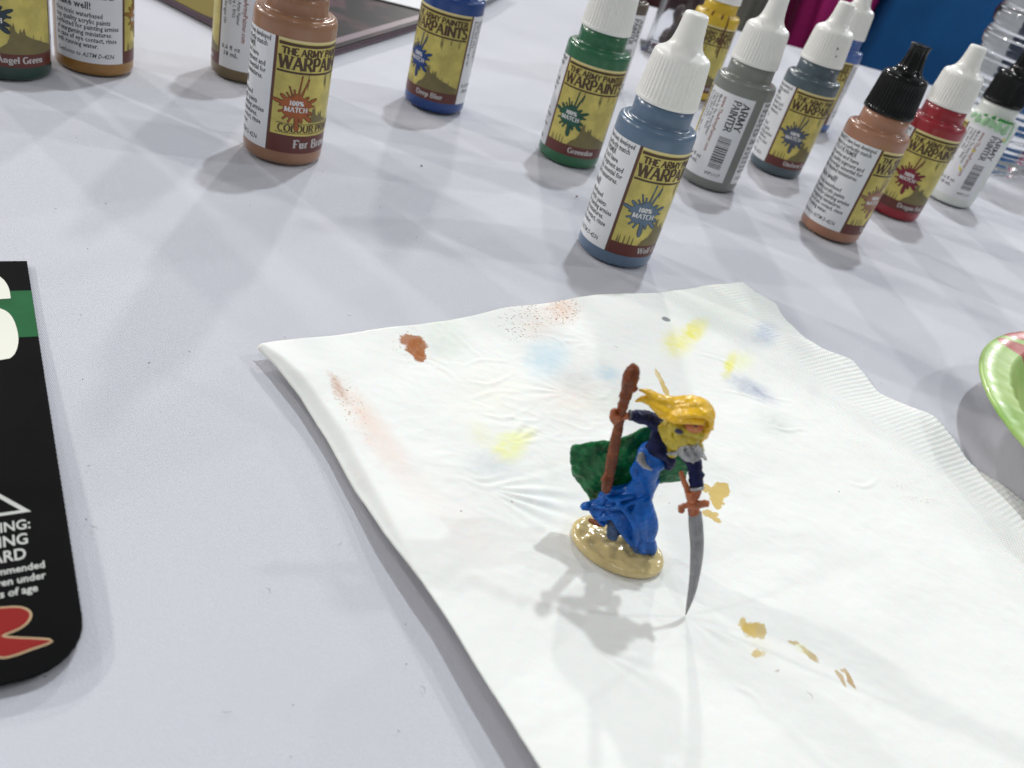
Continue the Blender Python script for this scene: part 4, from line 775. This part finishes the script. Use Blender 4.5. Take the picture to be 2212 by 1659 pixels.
# skirt: gathered cloth from the hips to the ragged hem
def skirt():
    # (centre x, centre y, half width, half depth, fold depth) on the enlarged photograph
    secs = [(650, 720, 2.2, 1.8, 0), (615, 780, 2.4, 1.8, .02), (585, 835, 3.0, 2.2, .05), (535, 885, 4.8, 2.7, .06), (515, 935, 6.0, 3.3, .08), (532, 985, 5.8, 3.6, .10), (560, 1035, 5.0, 3.7, .11), (585, 1080, 3.9, 3.2, .12), (600, 1108, 2.8, 2.5, .12)]
    n = 72; vs, fs = [], []; C = catmull([q1(x, y, 126.0) for x, y, *_ in secs], 5); W = catmull([(a, b, c) for _, _, a, b, c in secs], 5)
    for c, w in zip(C, W):
        for k in range(n):
            a = 2 * math.pi * k / n; fo = 1 + w.z * (math.sin(a * 4 + .9 + c.z * .22) * .8 + .4 * math.sin(a * 9 + 2 - c.z * .3))
            vs.append(c + Vector((math.cos(a) * w.x * fo, math.sin(a) * w.y * fo, -.34 * math.cos(a) * w.x)))
    for i in range(len(C) - 1):
        for k in range(n): fs.append((i * n + k, i * n + (k + 1) % n, (i + 1) * n + (k + 1) % n, (i + 1) * n + k))
    fs.append(tuple(reversed(range(n)))); fs.append(tuple(range((len(C) - 1) * n, len(C) * n)))
    fl = [tube([q1(560, 850, 126), q1(450, 868, 125.5), q1(350, 880, 125.3), q1(268, 888, 125.8)], [1.9, 2.0, 1.4, .5], 14, .42),
          tube([q1(560, 900, 124.5), q1(440, 930, 124), q1(365, 960, 124), q1(400, 1000, 124)], [1.6, 1.8, 1.2, .7], 12, .45),
          tube([q1(470, 880, 122.9), q1(540, 950, 121.9), q1(570, 1040, 121.8), q1(565, 1120, 122.0)], [.6, .9, .9, .6], 10, .6),
          tube([q1(560, 840, 123.6), q1(450, 860, 123.6), q1(400, 840, 124)], [.5, .7, .3], 10, .6), tube([q1(610, 850, 123.6), q1(470, 905, 122.6), q1(350, 900, 123.5)], [.4, .55, .4], 10, .6),
          tube([q1(620, 850, 124), q1(630, 920, 123.8), q1(655, 1010, 123.6), q1(650, 1085, 123.4)], [1.3, 1.7, 1.6, .9], 14, .9), tube([q1(610, 870, 124), q1(600, 950, 123.0), q1(610, 1080, 123.2)], [1.4, 2.0, 1.2], 14, .8),
          tube([q1(600, 860, 123.4), q1(600, 960, 121.9), q1(630, 1090, 122.4)], [.5, .6, .5], 10, .7)]
    return fused('skirt', [(vs, fs)] + fl, .2, .07, 1.3, 3, 4)
sk = part('skirt', skirt(), P_BLUE)
def cape(top, bot, name, Yt, Yb, sd):
    n, m_ = 46, 34; T, Bm = catmull([q1(x, y, Yt) for x, y in top], 12), catmull([q1(x, y, Yb) for x, y in bot], 12)
    def samp(P, t): i = t * (len(P) - 1); j = min(int(i), len(P) - 2); return P[j].lerp(P[j + 1], i - j)
    vs, fs = [], []
    for side in (0, 1):
        for j in range(m_):
            for i in range(n):
                s, t = i / (n - 1), j / (m_ - 1); p = samp(T, s).lerp(samp(Bm, s), t); e = math.sin(math.pi * min(1, max(0, s))) * .9
                fold = .75 * math.sin(s * 15 + t * 3 + sd) * (.35 + .65 * t) * .6 + .35 * nz((s * 6, t * 6, sd), 1, sd) - .9 * math.sin(t * math.pi) * .5
                edge = min(s, 1 - s, t, 1 - t); th = .42 if edge > .03 else .2
                vs.append(p + Vector((0, fold + (th if side else -th), 0)))
        o = side * n * m_
        for j in range(m_ - 1):
            for i in range(n - 1):
                q = (o + j * n + i, o + j * n + i + 1, o + (j + 1) * n + i + 1, o + (j + 1) * n + i); fs.append(q if side else tuple(reversed(q)))
    rim = [(0, i) for i in range(n)] + [(j, n - 1) for j in range(1, m_)] + [(m_ - 1, i) for i in range(n - 2, -1, -1)] + [(j, 0) for j in range(m_ - 2, 0, -1)]; h = n * m_
    for a, b in zip(rim, rim[1:] + rim[:1]): fs.append((a[0] * n + a[1], b[0] * n + b[1], h + b[0] * n + b[1], h + a[0] * n + a[1]))
    return fused(name, [(vs, fs)], .2, .22, .75, 2, sd)
part('skirt_fold', cape([(256, 880), (300, 866), (345, 862), (400, 822), (470, 806), (560, 795)], [(258, 893), (300, 925), (350, 965), (392, 1003), (450, 990), (540, 985)], 'skirt_fold', 125.2, 124.2, 1.5), P_BLUE, sk)
part('underskirt', fused('underskirt', [tube([q1(470, 960, 124.5), q1(450, 1030, 123.6), q1(430, 1075, 123.2)], [1.8, 1.5, 1.0], 12, .7), tube([q1(540, 1060, 124), q1(560, 1130, 122.6), q1(595, 1165, 121.8)], [1.2, .7, .28], 10, .6)], .2, .2, 1.6, 1), mat('acrylic_faded_blue', (.03, .07, .16), .5, .5, 600, bump=.1, bscale=1500))
part('boot', fused('boot', [tube([q1(310, 972, 126.8), q1(350, 990, 126), q1(395, 1000, 125.4)], [.42, .6, .6], 10)], .15, .1, 2, 1), P_BRN)
# torso, leaning a little
part('bodice', fused('bodice', [tube([q1(645, 790, 126), q1(640, 730, 125.8), q1(645, 670, 125.6), q1(660, 610, 125.6), q1(690, 560, 125.8)], [1.9, 2.3, 2.9, 2.9, 1.8], 16, .72), ball(q1(690, 660, 124.3), 1.5, 8), ball(q1(610, 640, 124.6), 1.4, 8), tube([q1(590, 760, 125), q1(560, 700, 125.2), q1(590, 640, 125)], [.7, .8, .6], 10)], .22, .10, 1.4, 2, 6), P_BLUE)
part('collar', fused('collar', [tube([q1(650, 545, 126.4), q1(690, 590, 125), q1(750, 605, 124.6)], [1.3, 1.6, 1.2], 12), tube([q1(700, 600, 124.6), q1(690, 530, 125.4), q1(700, 470, 126)], [1.4, 1.5, 1.2], 12), tube([q1(720, 600, 124.8), q1(760, 640, 124.6), q1(750, 680, 125)], [1.0, 1.2, .9], 12)], .22, .10, 1.4, 2, 7), P_NAVY)
part('brooch', fused('brooch', [tube([q1(603, 600, 124), q1(600, 640, 123.4), q1(625, 670, 123), q1(660, 688, 122.9)], [.5, .95, .8, .35], 10, .6)], .14, .22, 2.2, 1, 8), P_SIL)
# cape blown to the left, with its own folds and thickness
part('cape', cape([(207, 575), (235, 552), (330, 541), (430, 533), (520, 505), (590, 470), (660, 455), (720, 520), (800, 600), (868, 640)], [(207, 650), (222, 740), (275, 795), (300, 822), (322, 868), (380, 862), (470, 830), (620, 770), (740, 768), (852, 752)], 'cape', 128.6, 129.6, 3), P_GREEN)
# arms
part('right_sleeve', fused('right_sleeve', [tube([q1(705, 455, 125.6), q1(650, 412, 125.2), q1(590, 398, 124.8), q1(535, 392, 124.4)], [1.35, 1.35, 1.2, .85], 14, 1)], .2, .16, 1.8, 1, 2), P_NAVY)
part('left_sleeve', fused('left_sleeve', [tube([q1(860, 610, 122.6), q1(895, 655, 121.8), q1(902, 720, 120.8), q1(908, 785, 119.8)], [1.5, 1.35, 1.25, 1.25], 14, 1), ball(q1(935, 725, 120.6), .62, 8)], .2, .14, 1.8, 1, 5), P_NAVY)
part('cuff', fused('cuff', [tube([q1(906, 788, 119.7), q1(908, 803, 119.5)], [1.42, 1.42], 16)], .15, .06, 3, 1), P_SIL)
part('cuff', fused('cuff', [tube([q1(548, 388, 124.5), q1(532, 390, 124.4)], [.98, .9], 16)], .15, .06, 3, 1), mat('acrylic_dark_grey', (.12, .12, .13), .4, .3, 500))
# gloved hands: palm, four curled fingers, thumb
def glove(name, palm, axis, out, side, r=.30, L_=1.25):
    """fingers wrapped round a shaft: axis along the shaft, out away from the wrist, side across"""
    axis, out, side = axis.normalized(), out.normalized(), side.normalized(); p = [ball(palm, .95, 10, (1, 1, .9))]
    for k in range(4):
        b0 = palm + axis * (.62 - .42 * k) + side * .45; l = L_ * (.9, 1.0, .95, .78)[k]
        p.append(tube([b0 - out * .2, b0 + out * l * .6 + side * .28, b0 + out * l * .95 - side * .28, b0 + out * l * .55 - side * .85], [r, r, r * .92, r * .75], 10))
    p.append(tube([palm - side * .5 + axis * .5, palm - side * .75 + out * .45 + axis * .85, palm + out * .95 - side * .4 + axis * .9], [r * 1.2, r * 1.05, r * .85], 10)); return p
staff_t, staff_b = q1(560, 108, 125), q1(392, 830, 123.6); sax = (staff_t - staff_b)
ph = q1(468, 402, 124.3)
part('right_hand', fused('right_hand', glove('h', ph, sax, Vector((-1, 0, .1)), Vector((0, -1, 0)), .34, 1.35) + [tube([ph, q1(505, 398, 124.4), q1(535, 392, 124.4)], [.8, .62, .7], 12), ball(q1(445, 370, 124), .55, 8), ball(q1(452, 430, 123.9), .5, 8)], .15, .08, 2.4, 1, 1), P_ORG)
hh = q1(893, 842, 118.9); tip = gp(1480, 1328, 2.6); gd = q1(893, 925, 118.6); bax = (gd - q1(850, 740, 119.4))
part('left_hand', fused('left_hand', glove('h', hh, -bax, Vector((-.9, -.3, 0)), Vector((.2, -1, 0)), .34, 1.3) + [tube([q1(908, 800, 119.4), hh], [1.05, 1.0], 12)], .15, .08, 2.4, 1, 3), P_ORG)
# staff with knots
def staff():
    k = [(560, 105, .45), (556, 135, 1.2), (545, 175, 1.55), (533, 215, 1.4), (522, 255, 1.15), (513, 285, 1.25), (508, 312, .95), (500, 335, 1.1), (492, 365, .85), (478, 430, .92), (468, 480, 1.0), (457, 530, 1.05), (447, 590, 1.08), (437, 640, 1.12), (428, 690, 1.02), (415, 750, 1.1), (407, 795, 1.0), (403, 815, .8)]
    P = [q1(x, y, 124.6 - .0004 * y) for x, y, _ in k]
    return fused('staff', [tube(P, [r * .93 for *_, r in k], 14), ball(q1(402, 745, 123.6), .85, 8), ball(q1(560, 240, 124.2), .7, 8), ball(q1(500, 345, 124.2), .55, 8)], .2, .16, 1.9, 1, 12)
part('staff', staff(), P_BRN)
# sword
sw = part('sword_hilt', fused('sword_hilt', [tube([q1(822, 705, 119.8), q1(835, 750, 119.5), q1(855, 800, 119.2), q1(880, 880, 118.8), q1(895, 935, 118.6)], [.45, .5, .55, .75, 1.15], 12), tube([q1(808, 905, 118.2), q1(850, 893, 118.4), q1(900, 890, 118.4), q1(968, 880, 118.3)], [.42, .55, .8, .62], 12), ball(q1(824, 918, 118.2), .62, 8), ball(q1(960, 882, 118.2), .68, 8)], .16, .12, 2.2, 1, 9), P_ORG)
def blade():
    c = [(899, 930, 1.22), (905, 1010, 1.32), (911, 1100, 1.28), (909, 1180, 1.2), (899, 1280, 1.0), (884, 1370, .80), (866, 1440, .52), (848, 1503, .08)]
    Y0, Y1 = 118.4, tip.y; P = [q1(x, y, Y0 + (Y1 - Y0) * ((y - 930) / 573)) for x, y, _ in c]; W = [r for *_, r in c]
    P = catmull(P, 7); W = [v.x for v in catmull([(w, 0, 0) for w in W], 7)]; vs, fs = [], []
    for i, (p, w) in enumerate(zip(P, W)):
        t = (P[min(i + 1, len(P) - 1)] - P[max(i - 1, 0)]).normalized(); view = (Vector((0, 0, H)) - p).normalized(); s = t.cross(Vector((.25, -1, .35))).normalized(); nrm = s.cross(t).normalized(); th = .34 * min(1, w + .2)
        for dx, dn in ((-1, 0), (-.55, .8), (-.1, .95), (.0, .55), (.12, .95), (.6, .75), (1, 0), (.5, -.8), (-.5, -.8)): vs.append(p + s * w * dx + nrm * th * dn)
    n = 9
    for i in range(len(P) - 1):
        for k in range(n): fs.append((i * n + k, i * n + (k + 1) % n, (i + 1) * n + (k + 1) % n, (i + 1) * n + k))
    fs.append(tuple(reversed(range(n)))); fs.append(tuple(range((len(P) - 1) * n, len(P) * n))); return mesh_of('blade', vs, fs)
bld = part('blade', blade(), P_BLADE)
# head
hd = part('head', fused('head', [ball(q1(862, 455, 123.2), 3.2, 14, (1.05, .9, 1.0)), ball(q1(905, 480, 121.6), 1.5, 10), ball(q1(905, 462, 120.3), .5, 8), tube([q1(845, 520, 123), q1(800, 570, 124), q1(760, 600, 125)], [1.6, 1.2, 1.2], 12)], .22, .06, 1.6, 2, 5), P_OLV)
part('face', fused('face', [ball(q1(893, 452, 120.9), 1.35, 10, (1.25, .8, .9)), ball(q1(920, 468, 120.2), .5, 8)], .16, .06, 2, 2), P_SKIN, hd)
P_EYE = mat('acrylic_eye', (.02, .022, .07), .3, .1, 500)
part('eye', mesh_of('eye', *ball(q1(810, 481, 119.9), .62, 10, (1.25, .6, .75))), P_EYE, None); part('eye', mesh_of('eye', *ball(q1(905, 452, 119.9), .22, 8, (1.3, .7, .7))), P_EYE)
part('mouth', mesh_of('mouth', *ball(q1(925, 470, 120.0), .3, 8, (1.5, .6, .5))), mat('acrylic_mouth', (.30, .05, .03), .4, .1, 500))
def strand(pts, rads, flat=.6): return tube([q1(*p) for p in pts], rads, 12, flat)
hair = [ball(q1(900, 395, 123.4), 2.7, 12, (1.25, .95, .85)), strand([(975, 440, 122), (985, 395, 122), (940, 335, 122.6), (860, 312, 123.4), (780, 318, 124), (700, 300, 124.4), (640, 262, 124.6), (585, 246, 124.8)], [1.0, 1.5, 1.7, 1.6, 1.5, 1.3, .85, .25]),
        strand([(985, 420, 121.2), (955, 375, 121), (880, 362, 121.6), (790, 372, 122.4), (720, 352, 123.2), (660, 318, 123.8), (610, 300, 124.2), (566, 312, 124.4)], [.9, 1.35, 1.45, 1.45, 1.4, 1.2, .85, .25]),
        strand([(950, 430, 120.4), (880, 415, 120.4), (800, 412, 121.2), (735, 392, 122.4), (690, 360, 123.4), (640, 320, 124)], [.7, 1.1, 1.25, 1.1, .9, .5]),
        strand([(960, 345, 122), (900, 330, 121.6), (820, 345, 122.2), (740, 340, 123)], [.5, .6, .6, .3], .8), strand([(940, 395, 119.9), (870, 390, 119.9), (790, 395, 121), (730, 375, 122.4)], [.45, .5, .5, .3], .8),
        strand([(980, 400, 121.2), (985, 450, 121.2), (950, 505, 121.4), (925, 540, 122)], [.9, .95, .8, .4])]
part('hair', fused('hair', hair, .19, .10, 1.1, 2, 3), P_YEL, hd)
part('hair_lower', fused('hair_lower', [ball(q1(838, 508, 121.2), 1.15, 10), ball(q1(815, 455, 121.5), 1.2, 10), ball(q1(885, 525, 120.8), 1.0, 10), ball(q1(930, 500, 121), .8, 10), ball(q1(760, 470, 123.6), 1.9, 12), ball(q1(800, 520, 123), 2.1, 12), ball(q1(850, 520, 122), 1.7, 12), strand([(720, 440, 124), (740, 510, 123), (765, 580, 123)], [1.1, 1.3, .5]), strand([(780, 400, 122), (760, 470, 121.8), (780, 560, 122)], [.6, .8, .4]), ball(q1(790, 440, 122), 1.4, 10), strand([(900, 510, 121.5), (930, 560, 122), (945, 590, 122.4)], [1.0, .8, .35])], .2, .12, 1.4, 2, 11), P_OLV, hd)
part('pauldron', fused('pauldron', [ball(q1(875, 590, 121.4), 1.9, 12, (1.15, .9, 1.05)), strand([(800, 600, 122), (850, 560, 120.8), (920, 560, 120.6)], [.5, .7, .6]), strand([(900, 560, 120.4), (930, 600, 120.3), (968, 640, 120.8)], [.8, .75, .18]), strand([(830, 580, 120), (860, 620, 119.8), (890, 655, 120.4)], [.35, .45, .3]), strand([(860, 560, 119.9), (885, 600, 119.6), (920, 640, 120)], [.35, .45, .3]), strand([(745, 604, 123), (790, 600, 122), (830, 590, 121.4)], [.35, .6, .6])], .15, .18, 2.4, 1, 13), P_SIL)

# ------------------------------------------------------------------ lint and paint crumbs
def lint():
    rnd = random.Random(11); vs, fs = [], []
    for _ in range(70):
        p = gp(rnd.uniform(30, 2180), rnd.uniform(250, 1640), 0); q = p - NA; u, v = q.dot(u_), q.dot(v_)
        on = v > 2 and 2 < u < NW - 8; z = (2.6 if on else .25)
        if (p - Vector((201, 214, 0))).length < 78: continue
        a = rnd.uniform(0, 6.28); L_ = rnd.choice((.25, .3, .5, 1.4)); d = Vector((math.cos(a), math.sin(a), 0)) * L_ / 2; r = .045 if L_ > .6 else .10
        if on: 
            if rnd.random() < .7: continue
        tv, tf = tube([p - d + Vector((0, 0, z)), p + Vector((d.y * .4, -d.x * .4, z + .1)), p + d + Vector((0, 0, z))], [r * .5, r, r * .5], 5); vs, fs = join((vs, fs), (tv, tf))
    return mesh_of('lint', vs, fs)
tag(link('lint', lint(), mat('grey_lint', (.22, .21, .20), .8, .4, 800)), kind='stuff')
def crumb(p, s, m, lab):
    me = fused('paint_crumb', [ball((0, 0, 0), 1, 6, (1, .7, .5)), ball((.6, .3, .1), .6, 6)], .3, .3, 1.5, 1); o = link('paint_crumb', me, m); o.scale = (s,) * 3; o.location = (p + Vector((0, 0, .3 * s))) * MM; tag(o, lab, 'crumb')
crumb(gp(1245, 425), .5, P_BRN, 'tiny dark red crumb left of the Wolf Grey bottle')
crumb(gp(910, 359), .45, M_INK, 'tiny black crumb on the cloth below the Deep Blue bottle')
